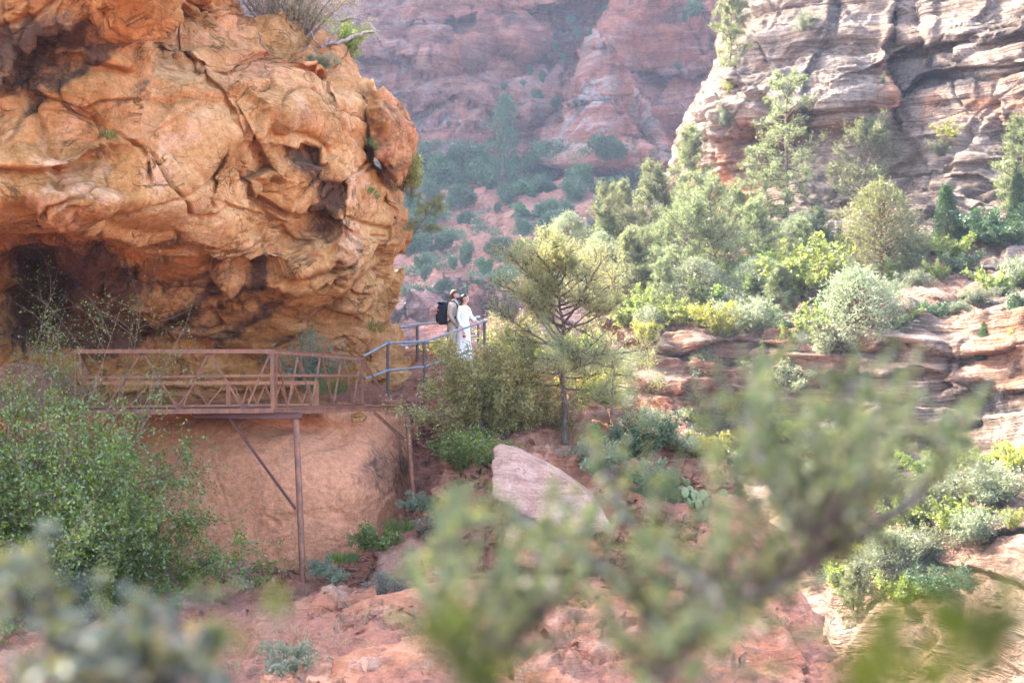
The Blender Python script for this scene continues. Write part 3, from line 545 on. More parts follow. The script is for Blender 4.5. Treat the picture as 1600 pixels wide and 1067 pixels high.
def make_dense(seed, h, rad, shape, n, per, l, w, stem=.03, lean=(0, 0), ragged=.16, hollow=.55, bare=.06):
    """juniper-like: a dense ragged crown of scale sprays around a short trunk"""
    r = np.random.RandomState(seed); W = Wood(); Lf = Leaves(seed + 1)
    T, _ = curve((0, 0, 0), (lean[0], lean[1], 1), h * .85, 8, r, (0, 0, .3), .06); W.tube(T, h * stem, h * .006, 6)
    lob = r.normal(size=(14, 3)); lob /= np.linalg.norm(lob, axis=1)[:, None]
    for i in range(n):
        t = bare + (1 - bare) * r.uniform() ** .85; az = r.uniform(0, 6.283); k = shape(t)
        dirv = np.array([math.cos(az), math.sin(az), (t - .5)]); bump = 1 + ragged * 2.2 * (np.max(lob @ unit(dirv)) - .75) + r.normal() * ragged * .5
        rr = rad * k * bump * (hollow + (1 - hollow) * r.uniform() ** .5)
        c = np.array([T[min(8, int(t * 8)), 0] + math.cos(az) * rr, T[min(8, int(t * 8)), 1] + math.sin(az) * rr, t * h])
        if i % 6 == 0: B, _ = curve((T[int(t * 6), 0], T[int(t * 6), 1], t * h * .8), c - np.array([0, 0, t * h * .8]), rr, 4, r, (0, 0, .2), .08); W.tube(B, .008 * h, .002 * h, 3)
        Lf.clump(c, unit((math.cos(az), math.sin(az), .9)), per, .055 * rad + .03, l, w)
    return W.mesh('trunk', REDBARK), Lf
def make_bush(seed, h, rad, stems, twigs, leaves, l, w, updir=.8, bend=-.5, scatter=.03, rad_leaf=None, thin=.006):
    """many-stemmed shrub: stems fan out from the root, twigs carry separate leaves"""
    r = np.random.RandomState(seed); W = Wood(); Lf = Leaves(seed + 1)
    for i in range(stems):
        az = i * 2.4 + r.normal() * .4; out = r.uniform(.1, 1.0); L = math.hypot(h, rad * out) * r.uniform(.6, 1.0)
        S, e = curve((math.cos(az) * rad * .08, math.sin(az) * rad * .08, 0), (math.cos(az) * out * rad, math.sin(az) * out * rad, h * updir), L, 8, r, (0, 0, bend * out), .10); W.tube(S, thin * h * 1.6, thin * h * .3, 4)
        for k in range(twigs):
            u = r.uniform(.25, 1.0); b = np.array([np.interp(u, np.linspace(0, 1, 9), S[:, q]) for q in range(3)])
            Q, e2 = curve(b, unit(e + r.normal(size=3) * .9), L * r.uniform(.10, .28), 4, r, (0, 0, bend * .3), .2); W.tube(Q, thin * h * .5, thin * h * .15, 3)
            m = np.array([np.interp(r.uniform(0, 1, leaves), np.linspace(0, 1, 5), Q[:, q]) for q in range(3)]).T
            dd = r.normal(size=(leaves, 3)) + e2 * .6; dd /= np.linalg.norm(dd, axis=1)[:, None]
            Lf.add(m + r.normal(size=(leaves, 3)) * scatter, dd, l * r.uniform(.6, 1.2, leaves), w * r.uniform(.6, 1.2, leaves))
    return W.mesh('stem', TWIG), Lf

def make_clumps(seed, h, rad, parts, n, per, l, w):
    """scrub of several unequal crowns grown together"""
    r = np.random.RandomState(seed); W = Wood(); Lf = Leaves(seed + 1)
    for k in range(parts):
        a = r.uniform(0, 6.28); q = rad * r.uniform(.1, .75); c = np.array([math.cos(a) * q, math.sin(a) * q, h * r.uniform(.25, .75)]); s = np.array([rad * r.uniform(.2, .5), rad * r.uniform(.2, .5), h * r.uniform(.18, .4)])
        T, _ = curve((c[0] * .3, c[1] * .3, 0), c - [c[0] * .3, c[1] * .3, 0], np.linalg.norm(c), 4, r, wob=.08); W.tube(T, .035 * h * .6, .012 * h, 4)
        for _ in range(n // parts):
            d = r.normal(size=3); d /= np.linalg.norm(d); Lf.clump(c + d * s * r.uniform(.55, 1.1), unit(d + [0, 0, .5]), per, .06 * rad, l, w)
    return W.mesh('stem', BARK), Lf
KINDS = {}
def kind(name, nominal_h, wood, Lf, mat, wname='trunk', cname='crown'):
    wood.name = wname; KINDS[name] = (nominal_h, wood, Lf.mesh(cname, mat), wname, cname)
used = {}
def plant(k, oname, loc, h, label, cat, group=None, wide=1.0, rz=None, tilt=(0, 0)):
    nh, wm, lm, wn_, cn = KINDS[k]; i = used.get(k, 0); used[k] = i + 1
    if rz is None: rz = i * 1.9
    s = h / nh; o = empty(oname, loc, rz); o.rotation_euler = (tilt[0], tilt[1], rz); o.scale = (s * wide, s * wide, s)
    tag(o, label, cat, group); obj(wn_, wm, o); obj(cn, lm, o)
    return o
cone = lambda t: (1.02 - t) ** .8; egg = lambda t: math.sin(math.pi * min(1, max(0, t * .86 + .12))) ** .6; col = lambda t: (1 - t) ** .5 * min(1, .5 + 3 * t)
def flat(t): return (1 - max(0, t - .75) * 2.6) * min(1, .55 + 1.2 * t)
w_, l_ = make_pine(11, 9.6, 2.2, .2, 46, lambda t: .35 + .75 * math.sin(math.pi * min(1, t * .9 + .08)), tr=.017, twigs=6, needles=10, nl=.22, nw=.045, spread=.045, second=True, droop=.35); kind('ponderosa', 9.6, w_, l_, LM['pine'])
w_, l_ = make_pine(12, 6.0, 2.2, .10, 46, lambda t: .5 + .6 * math.sin(math.pi * t), tr=.017, twigs=7, needles=12, nl=.20, nw=.04, spread=.05, up=.5, droop=.1, lean=(.6, .3), trunk_wob=.04); kind('airy_pine', 6.0, w_, l_, LM['pine'])
w_, l_ = make_pine(13, 5.5, 1.9, .06, 52, lambda t: .35 + .8 * (1 - t) ** .8, tr=.018, twigs=8, needles=12, nl=.20, nw=.04, spread=.05, up=.35, droop=.1); kind('bushy_pine', 5.5, w_, l_, LM['pine'])
w_, l_ = make_dense(14, 5.0, 1.9, lambda t: math.sin(math.pi * min(1, t * .8 + .2)) ** .55, 1500, 9, .17, .055, ragged=.34, lean=(-.2, 0)); kind('round_juniper', 5.0, w_, l_, LM['juniper'])
w_, l_ = make_dense(15, 3.6, .85, lambda t: (1 - t) ** .62 * min(1, .55 + 3 * t), 1100, 9, .17, .045, ragged=.2); kind('cone_juniper', 3.6, w_, l_, LM['dark'])
w_, l_ = make_dense(16, 3.6, 1.6, lambda t: math.sin(math.pi * min(1, t * .8 + .2)) ** .6, 1100, 9, .17, .05, ragged=.45); kind('grey_juniper', 3.6, w_, l_, LM['sage'])
w_, l_ = make_bush(17, 2.6, 1.7, 16, 14, 20, .17, .12, scatter=.06); kind('leafy_shrub', 2.6, w_, l_, LM['bright'], 'stem', 'foliage')
w_, l_ = make_bush(18, 2.4, 1.3, 16, 12, 18, .15, .10, scatter=.06); kind('yellow_shrub', 2.4, w_, l_, LM['yellow'], 'stem', 'foliage')
w_, l_ = make_bush(19, 1.2, 1.0, 26, 12, 20, .09, .035, scatter=.05, bend=-.3); kind('sage_shrub', 1.2, w_, l_, LM['sage'], 'stem', 'foliage')
w_, l_ = make_bush(20, 1.5, 1.2, 22, 13, 22, .11, .06, scatter=.05); kind('dark_shrub', 1.5, w_, l_, LM['fargreen'], 'stem', 'foliage')
w_, l_ = make_clumps(21, 3.2, 2.4, 7, 620, 8, .32, .17); kind('far_shrub', 3.2, w_, l_, LM['fargreen'], 'stem', 'foliage')
w_, l_ = make_clumps(25, 3.2, 2.0, 9, 620, 8, .32, .17); kind('far_round_shrub', 3.2, w_, l_, leaf_mat('far_green_leaves', (0.03, 0.085, 0.024), (0.075, 0.15, 0.05), .3), 'stem', 'foliage')
w_, l_ = make_pine(22, 13.5, 2.6, .34, 34, lambda t: .3 + .8 * math.sin(math.pi * min(1, t)), tr=.013, twigs=5, needles=10, nl=.5, nw=.11, spread=.12); kind('far_pine', 13.5, w_, l_, LM['fargreen'])

def on_right(px, py): return Vector(P(px, py, float(right_depth(np.array([px * 1.]), np.array([py * 1.]))[0]) - .1))
def on_far(px, py): return Vector(P(px, py, float(far_depth(np.array([px * 1.]), np.array([py * 1.]))[0]) - .4))
def on_left(px, py): return Vector(P(px, py, float(left_depth(np.array([px * 1.]), np.array([py * 1.]))[0]) - .1))
def sized(k, name, p, hpx, label, cat='tree', **kw):
    p = Vector(p); return plant(k, name, p, hpx * p.y / F, label, cat, **kw)

# the wooded ledge and the canyon wall across the gully
for k, name, px, py, hp, wide, label, cat in [
    ('ponderosa', 'pine_tree', 1230, 388, 262, 1.0, 'tallest slender pine on the ledge with twin dark trunks and open branches', 'tree'),
    ('airy_pine', 'pine_tree', 1340, 352, 150, 1.0, 'grey-green open pine rising against the cliff behind the round juniper', 'tree'),
    ('round_juniper', 'juniper_tree', 1386, 432, 142, 1.0, 'rounded olive juniper with a leaning reddish trunk on the ledge', 'tree'),
    ('cone_juniper', 'juniper_tree', 1483, 392, 100, 1.0, 'small dark green cone-shaped juniper at the foot of the cliff', 'tree'),
    ('bushy_pine', 'pine_tree', 1592, 345, 150, 1.0, 'light green bushy pine cut off by the right edge', 'tree'),
    ('cone_juniper', 'juniper_tree', 1588, 350, 92, .6, 'thin upright juniper in front of the bushy pine at the right edge', 'tree'),
    ('bushy_pine', 'pine_tree', 1186, 440, 120, 1.1, 'dense dark-hearted pine just left below the tall slender pine', 'tree'),
    ('airy_pine', 'pine_tree', 1122, 462, 172, 1.0, 'feathery pine with a bare curving trunk left of the red rock', 'tree'),
    ('bushy_pine', 'pine_tree', 1082, 340, 130, .9, 'grey-green pine standing against the prow of the red cliff', 'tree'),
    ('bushy_pine', 'pine_tree', 1012, 425, 155, 1.0, 'broad pale pine on the ridge with its tip before the far cliff', 'tree'),
    ('airy_pine', 'pine_tree', 962, 425, 120, .9, 'pale loose pine leaning out on the left end of the ridge', 'tree'),
    ('grey_juniper', 'juniper_tree', 888, 440, 102, .8, 'silvery ragged juniper lowest on the ridge before the hazy talus', 'tree'),
    ('grey_juniper', 'juniper_tree', 932, 462, 95, .7, 'small rounded grey juniper behind the top of the spreading pine', 'tree'),
    ('airy_pine', 'pine_tree', 1055, 470, 140, 1.1, 'airy pine with thin dark limbs in the middle of the wooded ledge', 'tree'),
    ('bushy_pine', 'pine_tree', 985, 490, 120, 1.1, 'bushy pine half hidden behind the spreading pine', 'tree'),
    ('grey_juniper', 'juniper_tree', 1348, 540, 118, 1.1, 'large grey-green juniper hanging over the banded ledge', 'tree'),
    ('leafy_shrub', 'box_elder_tree', 1262, 475, 105, 1.2, 'wide bright green leafy tree below the tall slender pine', 'tree'),
    ('leafy_shrub', 'box_elder_tree', 1160, 462, 70, 1.3, 'low bright green leafy tree between the feathery pine and the dense pine', 'tree'),
    ('leafy_shrub', 'shrub', 1490, 408, 42, 1.3, 'bright green shrub in front of the dark cone-shaped juniper', 'shrub'),
    ('yellow_shrub', 'shrub', 1318, 470, 62, .9, 'yellow-green shrub beside the large grey-green juniper', 'shrub'),
    ('yellow_shrub', 'shrub', 1125, 535, 70, .8, 'upright yellow-green shrub on the lip of the banded ledge', 'shrub'),
    ('sage_shrub', 'shrub', 1175, 530, 66, 1.2, 'pale silvery shrub on the lip of the banded ledge', 'shrub'),
    ('bushy_pine', 'pine_tree', 1222, 500, 80, 1.2, 'small dark pine under the bright leafy tree', 'tree'),
    ('leafy_shrub', 'shrub', 1275, 535, 62, 1.0, 'green shrub overhanging the ledge left of the grey juniper', 'shrub'),
    ('grey_juniper', 'juniper_tree', 1112, 655, 112, .7, 'pale thin juniper growing from the banded cliff face', 'tree'),
    ('dark_shrub', 'shrub', 1545, 372, 55, 1.5, 'dark blue-green shrub at the cliff foot right of the cone-shaped juniper', 'shrub'),
    ('dark_shrub', 'shrub', 1575, 385, 46, 1.5, 'dark shrub beneath the pine at the right edge', 'shrub'),
    ('sage_shrub', 'shrub', 1450, 395, 34, 1.2, 'grey shrub just left of the dark cone-shaped juniper', 'shrub'),
    ('dark_shrub', 'shrub', 1428, 392, 34, 1.4, 'dark low shrub in shade right of the round juniper', 'shrub'),
    ('leafy_shrub', 'shrub', 1562, 462, 46, 1.3, 'broad green shrub on the red ledge near the right edge', 'shrub'),
    ('sage_shrub', 'shrub', 1592, 450, 50, 1.0, 'tall pale shrub on the red ledge at the right edge', 'shrub'),
    ('cone_juniper', 'juniper_tree', 1540, 565, 68, 1.1, 'dark juniper clinging to the banded cliff below the red ledge', 'tree'),
    ('leafy_shrub', 'shrub', 1578, 560, 46, 1.0, 'green shrub clinging to the banded cliff beside the dark juniper', 'shrub'),
    ('leafy_shrub', 'shrub', 1182, 700, 42, 1.0, 'green shrub with a dangling bare root on the lower cliff', 'shrub'),
    ('sage_shrub', 'shrub', 1495, 492, 22, 1.2, 'tiny grey shrub on the bare rock of the banded ledge', 'shrub'),
    ('yellow_shrub', 'shrub', 1088, 728, 44, 1.2, 'glowing yellow-green shrub at the edge of the red dirt slope', 'shrub'),
    ('bushy_pine', 'pine_tree', 1140, 112, 130, .8, 'pale pine leaning off the skyline of the upper right cliff', 'tree'),
    ('sage_shrub', 'shrub', 1142, 205, 60, .5, 'pale tuft hanging in a crack of the prow of the cliff', 'shrub'),
    ('yellow_shrub', 'shrub', 1142, 150, 30, .8, 'small yellow-green tuft high on the prow of the cliff', 'shrub'),
    ('sage_shrub', 'shrub', 1260, 55, 38, .8, 'pale tuft in a crack between two upper cliff blocks', 'shrub'),
    ('yellow_shrub', 'shrub', 1488, 228, 42, 1.0, 'upper of two light green tufts on the smooth cliff slab', 'shrub'),
    ('sage_shrub', 'shrub', 1468, 245, 28, 1.0, 'lower of two light green tufts on the smooth cliff slab', 'shrub'),
    ('yellow_shrub', 'shrub', 1556, 62, 22, 1.0, 'green tuft under the top right overhang', 'shrub'),
    ('dark_shrub', 'shrub', 1372, 150, 32, .5, 'dark tuft in the orange cleft of the upper cliff', 'shrub'),
    ('leafy_shrub', 'shrub', 1320, 930, 70, 1.0, 'yellow-lit shrub at the bottom of the gully', 'shrub'),
    ('grey_juniper', 'juniper_tree', 1375, 935, 100, 1.0, 'grey juniper on the pale rock at the bottom of the gully', 'tree'),
    ('sage_shrub', 'shrub', 1440, 880, 60, 1.4, 'silvery shrub on the lower slope, down the bank from two others', 'shrub'),
    ('leafy_shrub', 'shrub', 1500, 840, 70, 1.2, 'light green shrub in the middle of the lower right slope', 'shrub'),
    ('sage_shrub', 'shrub', 1545, 790, 70, 1.4, 'sunlit pale shrub topmost on the lower right slope', 'shrub'),
    ('yellow_shrub', 'shrub', 1592, 745, 60, 1.0, 'bright shrub at the right edge above the lower slope', 'shrub'),
    ('dark_shrub', 'shrub', 1480, 940, 60, 1.4, 'dark green shrub beside the striped rock at lower right', 'shrub'),
    ('leafy_shrub', 'shrub', 1420, 950, 60, 1.2, 'green shrub between the grey juniper and the striped rock', 'shrub'),
    ('yellow_shrub', 'shrub', 1582, 830, 40, .8, 'small yellow shrub on the grey blocks at the right edge', 'shrub'),
]: sized(k, name, on_right(px, py), hp, label, cat, wide=wide)
rr = random.Random(5)
fill = [('bushy_pine', 'pine_tree', 1035, 455, 100), ('grey_juniper', 'juniper_tree', 1090, 485, 80), ('airy_pine', 'pine_tree', 1005, 470, 105), ('grey_juniper', 'juniper_tree', 960, 465, 80), ('leafy_shrub', 'shrub', 1075, 440, 60), ('bushy_pine', 'pine_tree', 1105, 400, 100), ('leafy_shrub', 'shrub', 1300, 440, 60), ('leafy_shrub', 'shrub', 1215, 450, 62),
        ('sage_shrub', 'shrub', 1145, 500, 46), ('leafy_shrub', 'shrub', 1060, 512, 50), ('yellow_shrub', 'shrub', 1095, 515, 46), ('sage_shrub', 'shrub', 1205, 530, 44), ('dark_shrub', 'shrub', 1240, 525, 40), ('sage_shrub', 'shrub', 1020, 520, 44), ('grey_juniper', 'juniper_tree', 1180, 480, 76), ('bushy_pine', 'pine_tree', 1150, 395, 90),
        ('bushy_pine', 'pine_tree', 1060, 420, 120), ('airy_pine', 'pine_tree', 1090, 430, 120), ('bushy_pine', 'pine_tree', 1040, 500, 90), ('leafy_shrub', 'shrub', 1120, 490, 60), ('leafy_shrub', 'shrub', 1185, 470, 60), ('leafy_shrub', 'shrub', 1330, 500, 50), ('leafy_shrub', 'shrub', 985, 520, 56), ('yellow_shrub', 'shrub', 1010, 540, 44), ('bushy_pine', 'pine_tree', 1255, 430, 80), ('grey_juniper', 'juniper_tree', 1310, 470, 70), ('leafy_shrub', 'shrub', 1400, 440, 40), ('bushy_pine', 'pine_tree', 940, 440, 100), ('bushy_pine', 'pine_tree', 975, 380, 90), ('leafy_shrub', 'shrub', 1250, 545, 46), ('sage_shrub', 'shrub', 1295, 560, 50), ('yellow_shrub', 'shrub', 1160, 545, 40), ('leafy_shrub', 'shrub', 1210, 560, 40),
        ('dark_shrub', 'shrub', 1300, 500, 44), ('sage_shrub', 'shrub', 1430, 455, 34), ('dark_shrub', 'shrub', 1500, 430, 40), ('leafy_shrub', 'shrub', 1470, 440, 34), ('sage_shrub', 'shrub', 1530, 480, 34), ('dark_shrub', 'shrub', 1450, 505, 40), ('leafy_shrub', 'shrub', 1405, 520, 40), ('dark_shrub', 'shrub', 1600, 500, 46), ('sage_shrub', 'shrub', 1380, 490, 40), ('grey_juniper', 'juniper_tree', 1420, 430, 56), ('sage_shrub', 'shrub', 1395, 470, 34), ('leafy_shrub', 'shrub', 1005, 500, 56), ('yellow_shrub', 'shrub', 1040, 405, 50), ('grey_juniper', 'juniper_tree', 1250, 405, 70), ('bushy_pine', 'pine_tree', 1280, 400, 70), ('leafy_shrub', 'shrub', 1310, 400, 50), ('sage_shrub', 'shrub', 1360, 440, 30), ('leafy_shrub', 'shrub', 1235, 445, 56), ('yellow_shrub', 'shrub', 1200, 410, 50)]
FL = {'bushy_pine': 'pale bushy pine packed into the thicket on the wooded ledge', 'airy_pine': 'thin open pine filling a gap in the thicket near the ridge end', 'grey_juniper': 'grey juniper packed into the thicket on the wooded ledge', 'leafy_shrub': 'bright green shrub packed into the thicket on the wooded ledge', 'yellow_shrub': 'yellow-green shrub packed into the thicket on the wooded ledge', 'sage_shrub': 'silvery shrub packed into the thicket on the wooded ledge', 'dark_shrub': 'dark green shrub packed into the thicket on the wooded ledge'}
for k, name, px, py, hp in fill: sized(k, name, on_right(px, py), hp, FL[k], 'tree' if 'tree' in name else 'shrub', group=FL[k].replace('packed into', 'plants of'), wide=rr.uniform(.9, 1.3))
for k, px, py, hp in [('sage_shrub', 1150, 640, 50), ('grey_juniper', 1165, 655, 60), ('leafy_shrub', 1100, 680, 46), ('sage_shrub', 1230, 620, 60), ('leafy_shrub', 1250, 700, 60), ('sage_shrub', 1300, 720, 60), ('grey_juniper', 1360, 800, 80), ('leafy_shrub', 1420, 830, 70), ('sage_shrub', 1470, 800, 70), ('leafy_shrub', 1350, 880, 70), ('sage_shrub', 1300, 860, 60), ('leafy_shrub', 1540, 750, 60), ('sage_shrub', 1390, 740, 60), ('leafy_shrub', 1460, 760, 60), ('grey_juniper', 1280, 800, 80), ('sage_shrub', 1530, 850, 60), ('leafy_shrub', 1270, 900, 70), ('sage_shrub', 1400, 900, 70), ('bushy_pine', 1330, 980, 90), ('sage_shrub', 1220, 760, 60), ('leafy_shrub', 1180, 730, 50)]:
    n_ = {'grey_juniper': 'juniper_tree', 'bushy_pine': 'pine_tree'}.get(k, 'shrub'); lb = {'sage_shrub': 'silvery shrub dotted about the lower canyon side behind the blurred branch', 'leafy_shrub': 'light green shrub dotted about the lower canyon side behind the blurred branch', 'grey_juniper': 'ragged grey juniper on the lower canyon side behind the blurred branch', 'bushy_pine': 'bushy pine deep in the ravine behind the blurred branch'}[k]
    sized(k, n_, on_right(px, py), hp, lb, 'shrub' if n_ == 'shrub' else 'tree', group=lb + ' group' if k != 'bushy_pine' else None, wide=rr.uniform(1., 1.5))
# far talus
sized('far_pine', 'pine_tree', on_far(783, 292), 135, 'lone tall pine with a bare lower trunk on the far talus', 'tree')
for px, py, hp, label, k in [(905, 302, 42, 'greenest round shrub on the far talus, under the smooth cone', 'far_round_shrub'), (875, 268, 40, 'broad shrub directly left of the smooth cone on the far talus', 'far_shrub'), (820, 318, 34, 'round shrub below the lone pine on the far talus', 'far_round_shrub'), (848, 352, 38, 'feathery shrub in the middle of the far talus', 'far_shrub'), (712, 110, 28, 'dark shrub alone high on the pink far slickrock', 'far_shrub'), (950, 255, 40, 'dark shrub at the right foot of the smooth cone', 'far_shrub'), (1075, 42, 34, 'dark shrub on the upper right far cliff', 'far_shrub')]:
    sized(k, 'shrub', on_far(px, py), hp, label, 'shrub')
for i in range(120):
    for _ in range(50):
        px, py = rr.uniform(635, 1010), rr.uniform(255, 458)
        if fbm(np.array([px * .012, py * .016, 4.]), 2) > -.35 and not (760 < px < 800 and py < 300): break
    if i < 14: px, py = rr.uniform(640, 900), rr.uniform(262, 300)
    elif i < 20: px, py = rr.uniform(640, 700), rr.uniform(330, 440)
    sized(rr.choice(['far_shrub', 'far_shrub', 'far_round_shrub']), 'shrub', on_far(px, py), rr.uniform(12, 40) * (.7 + .3 * (py < 420)), 'blue-green hazy shrub among many on the far talus slope', 'shrub', group='shrubs scattered over the far talus', wide=rr.uniform(.55, 1.1), rz=rr.uniform(0, 6))
def far_scrub():
    g = np.random.RandomState(8); px = g.uniform(560, 1060, 26000); py = g.uniform(225, 462, 26000)
    k = fbm(np.stack([px * .022, py * .04, 0 * px + 2], -1), 4) + .35 * smooth(330, 250, py) > .12 + .3 * g.uniform(size=len(px)); px, py = px[k], py[k]; p = P(px, py, far_depth(px, py) - .3)
    n = len(p); s = .35 + .9 * g.uniform(size=n) ** 2; per = 9; c = np.repeat(p, per, 0) + g.normal(size=(n * per, 3)) * np.repeat(s, per)[:, None] * [.5, .5, .4] + [0, 0, .3]
    Lf = Leaves(81); d = g.normal(size=(n * per, 3)) + [0, 0, .6]; d /= np.linalg.norm(d, axis=1)[:, None]; Lf.add(c, d, .32 * g.uniform(.6, 1.3, n * per), .17 * g.uniform(.6, 1.3, n * per))
    tag(obj('scrub_undergrowth', Lf.mesh('scrub_undergrowth', LM['fargreen'])), 'fine low scrub covering the far talus slope', 'scrub', kind='stuff')
far_scrub()
for px, py, hp in [(892, 40, 22), (905, 62, 26), (925, 72, 30), (915, 95, 26), (870, 80, 18), (880, 100, 20), (945, 25, 22), (850, 130, 24), (840, 160, 26), (815, 140, 20), (870, 170, 24), (790, 145, 18), (1005, 40, 20), (1045, 30, 24), (1030, 65, 16), (985, 20, 18), (1090, 20, 22), (830, 120, 22), (740, 200, 14), (765, 230, 20), (1010, 120, 14), (1060, 110, 14), (700, 200, 14)]:
    sized('far_shrub', 'shrub', on_far(px, py), hp * .72, 'small dark shrub rooted in a crack of the far pink cliff', 'shrub', group='shrubs in the cracks of the far cliff', wide=rr.uniform(.5, .9))
# ------------------------------------------------------------------ rocks
def ico(sub):
    bm = bmesh.new(); bmesh.ops.create_icosphere(bm, subdivisions=sub, radius=1.0); bm.verts.ensure_lookup_table()
    V = np.array([v.co[:] for v in bm.verts]); Fc = np.array([[v.index for v in f.verts] for f in bm.faces]); bm.free(); return V, Fc
ICO = {k: ico(k) for k in (3, 4, 6)}
def boulder_mesh(pts, sub=6, soft=60, rough=.06, bed=None, seed=0, attrs=None, mat=None):
    """a stone bounded by the planes of the hull of pts, edges worn round, surface broken"""
    pts = np.asarray(pts, float); c = pts.mean(0); bm = bmesh.new()
    for p in pts: bm.verts.new(p - c)
    bmesh.ops.convex_hull(bm, input=bm.verts); pl = {}
    for f in bm.faces:
        n = np.array(f.normal[:]); d = float(n @ np.array(f.verts[0].co[:]))
        if d < 0: n, d = -n, -d
        pl[tuple(np.round(n, 2))] = (n, max(d, .01))
    bm.free(); N = np.array([a for a, b in pl.values()]); D = np.array([b for a, b in pl.values()])
    V, Fc = ICO[sub]; q = np.maximum(V @ N.T, 1e-3) / D; r = 1 / (np.power(q, soft).sum(1) ** (1 / soft)); size = np.median(r)
    Pn = V * r[:, None]; s = Pn / size + seed * 7.7
    k = fbm(s * 1.3, 5) * 1.0 + .5 * facets(s * 2.2, 1.0)[0]
    if bed is not None: k = k + .6 * perlin(np.stack([s @ np.array([.4, .1, 0]), s[:, 1] * .3, (Pn @ unit(bed)) / size * 7 + fbm(s, 2)], -1))
    Pn = Pn * (1 + rough * k)[:, None]
    at = {'stain_shade': 0 * r, 'pale': 0 * r, 'red': 0 * r, 'soil': 0 * r}; at.update({a: (v(Pn) if callable(v) else np.full(len(r), v)) for a, v in (attrs or {}).items()})
    return mesh_np('boulder', Pn, Fc, mat or sandstone, attrs=at), Vector(c)
def boulder(name, pts, label, cat='boulder', group=None, **kw):
    me, c = boulder_mesh(pts, **kw); me.name = name; o = obj(name, me, loc=c); return tag(o, label, cat, group)
def prism_pts(prof, y0, y1, shrink=.85, lift=0):
    """front outline in picture coordinates at depth y0 (or per-point), carried back to y1"""
    a = [PV(*p) if len(p) == 3 else PV(p[0], p[1], y0) for p in prof]; m = sum(a, Vector()) / len(a)
    return [tuple(v) for v in a] + [(m.x + (v.x - m.x) * shrink, v.y + (y1 - y0), m.z + (v.z - m.z) * shrink + lift) for v in a]
pinkstone = rock_mat('pink_boulder_stone', [(0.26, 0.135, 0.092), (0.37, 0.215, 0.155), (0.45, 0.295, 0.225)], 1.8, strata=((0.0, 0.5, 0.0), 6.0, 0.35), pale=(0.56, 0.37, 0.28), red=(0.52, 0.2, 0.075), stain_shade=(0.06, 0.035, 0.025), bump=.8, crack=.6)
redstone = rock_mat('dark_red_stone', [(0.155, 0.072, 0.046), (0.25, 0.118, 0.074), (0.33, 0.18, 0.12)], 1.6, pale=(.45, .25, .16), red=(0.36, 0.1, 0.05), bump=1.0, crack=.8)
boulder('boulder', prism_pts([(770, 700, 26.6), (800, 704, 26.4), (880, 745, 26.3), (935, 785, 26.0), (960, 832, 25.5), (900, 838, 25.0), (835, 815, 25.0), (768, 775, 25.7)], 26, 27.6, .9, .1), 'large pink tilted slab boulder with a sharp top edge below the spreading pine', bed=(.45, 0, .9), rough=.035, soft=120, mat=pinkstone, attrs={'pale': .25})
boulder('boulder', prism_pts([(792, 812, 25.7), (850, 822, 25.4), (930, 845, 25.3), (945, 870, 25.2), (900, 888, 25), (850, 892, 24.9), (800, 880, 25.1), (788, 850, 25.4)], 25.4, 27, .95), 'orange undercut boulder carrying the pink tilted slab', bed=(.1, 0, 1), rough=.06, mat=pinkstone, attrs={'red': 1.0, 'stain_shade': lambda p: .75 * smooth(.15, .4, p[:, 2])})
boulder('boulder', prism_pts([(568, 158, 31.2), (596, 133, 31.5), (628, 160, 31.9), (647, 196, 32.2), (640, 250, 32.2), (618, 280, 31.8), (586, 246, 31.2), (602, 190, 30.9)], 31, 33.2, .95), 'dark red block wedged at the outer corner of the orange overhang', rough=.11, soft=90, mat=sandstone, bed=(.2, .1, 1), attrs={'red': .75, 'stain_shade': .5})
boulder('boulder', prism_pts([(-20, 575, 26.5), (30, 566, 26.4), (62, 580, 26.5), (92, 610, 26.7), (96, 640, 26.8), (40, 655, 26.6), (-30, 650, 26.5)], 26.5, 28.6, .9), 'rounded red-brown boulder behind the green bush at the left end of the footbridge', rough=.07, mat=redstone)
boulder('boulder', prism_pts([(838, 572, 34.6), (862, 566, 34.5), (895, 578, 34.4), (905, 600, 34.4), (870, 612, 34.3), (836, 600, 34.5)], 34.5, 35.6, .9), 'dark reddish rock on the ridge behind the trunk of the spreading pine', rough=.06, mat=redstone)
boulder('boulder', prism_pts([(950, 640, 31.6), (990, 632, 31.5), (1008, 645, 31.5), (1000, 672, 31.3), (960, 676, 31.3)], 31.5, 32.6, .9), 'red-brown rock at the brink right of the spreading pine', rough=.07, mat=redstone)
boulder('boulder', prism_pts([(1120, 770, 28.6), (1160, 775, 28.5), (1205, 830, 27.5), (1245, 915, 26), (1276, 985, 24.6), (1282, 1005, 24.2), (1215, 1000, 24), (1140, 930, 25), (1090, 850, 26.8)], 26.5, 28.5, .6, -.6), 'long smooth pink slab sloping down along the brink of the ravine', bed=(.6, 0, .7), rough=.06, soft=90, mat=dirt, attrs={'red': .3, 'pale': .4})
boulder('boulder', prism_pts([(490, 985, 21.5), (560, 940, 22.4), (700, 905, 23.2), (760, 905, 23.2), (770, 940, 22), (700, 975, 21.2), (600, 1000, 20.6), (500, 1020, 20.4)], 22, 23.5, .9, -.2), 'flat orange sandstone shelf below the red rubble', rough=.08, soft=90, bed=(0, 0, 1), mat=dirt, attrs={'red': .2, 'pale': .4})
boulder('boulder', prism_pts([(520, 1030, 19.5), (600, 1000, 20.2), (700, 985, 20.4), (740, 1010, 19.8), (720, 1080, 18.5), (560, 1100, 18), (500, 1080, 18.6)], 19.6, 20.6, .9, -.4), 'grey-pink slab in the shade below the orange shelf', rough=.08, soft=90, mat=dirt, attrs={'pale': .5})
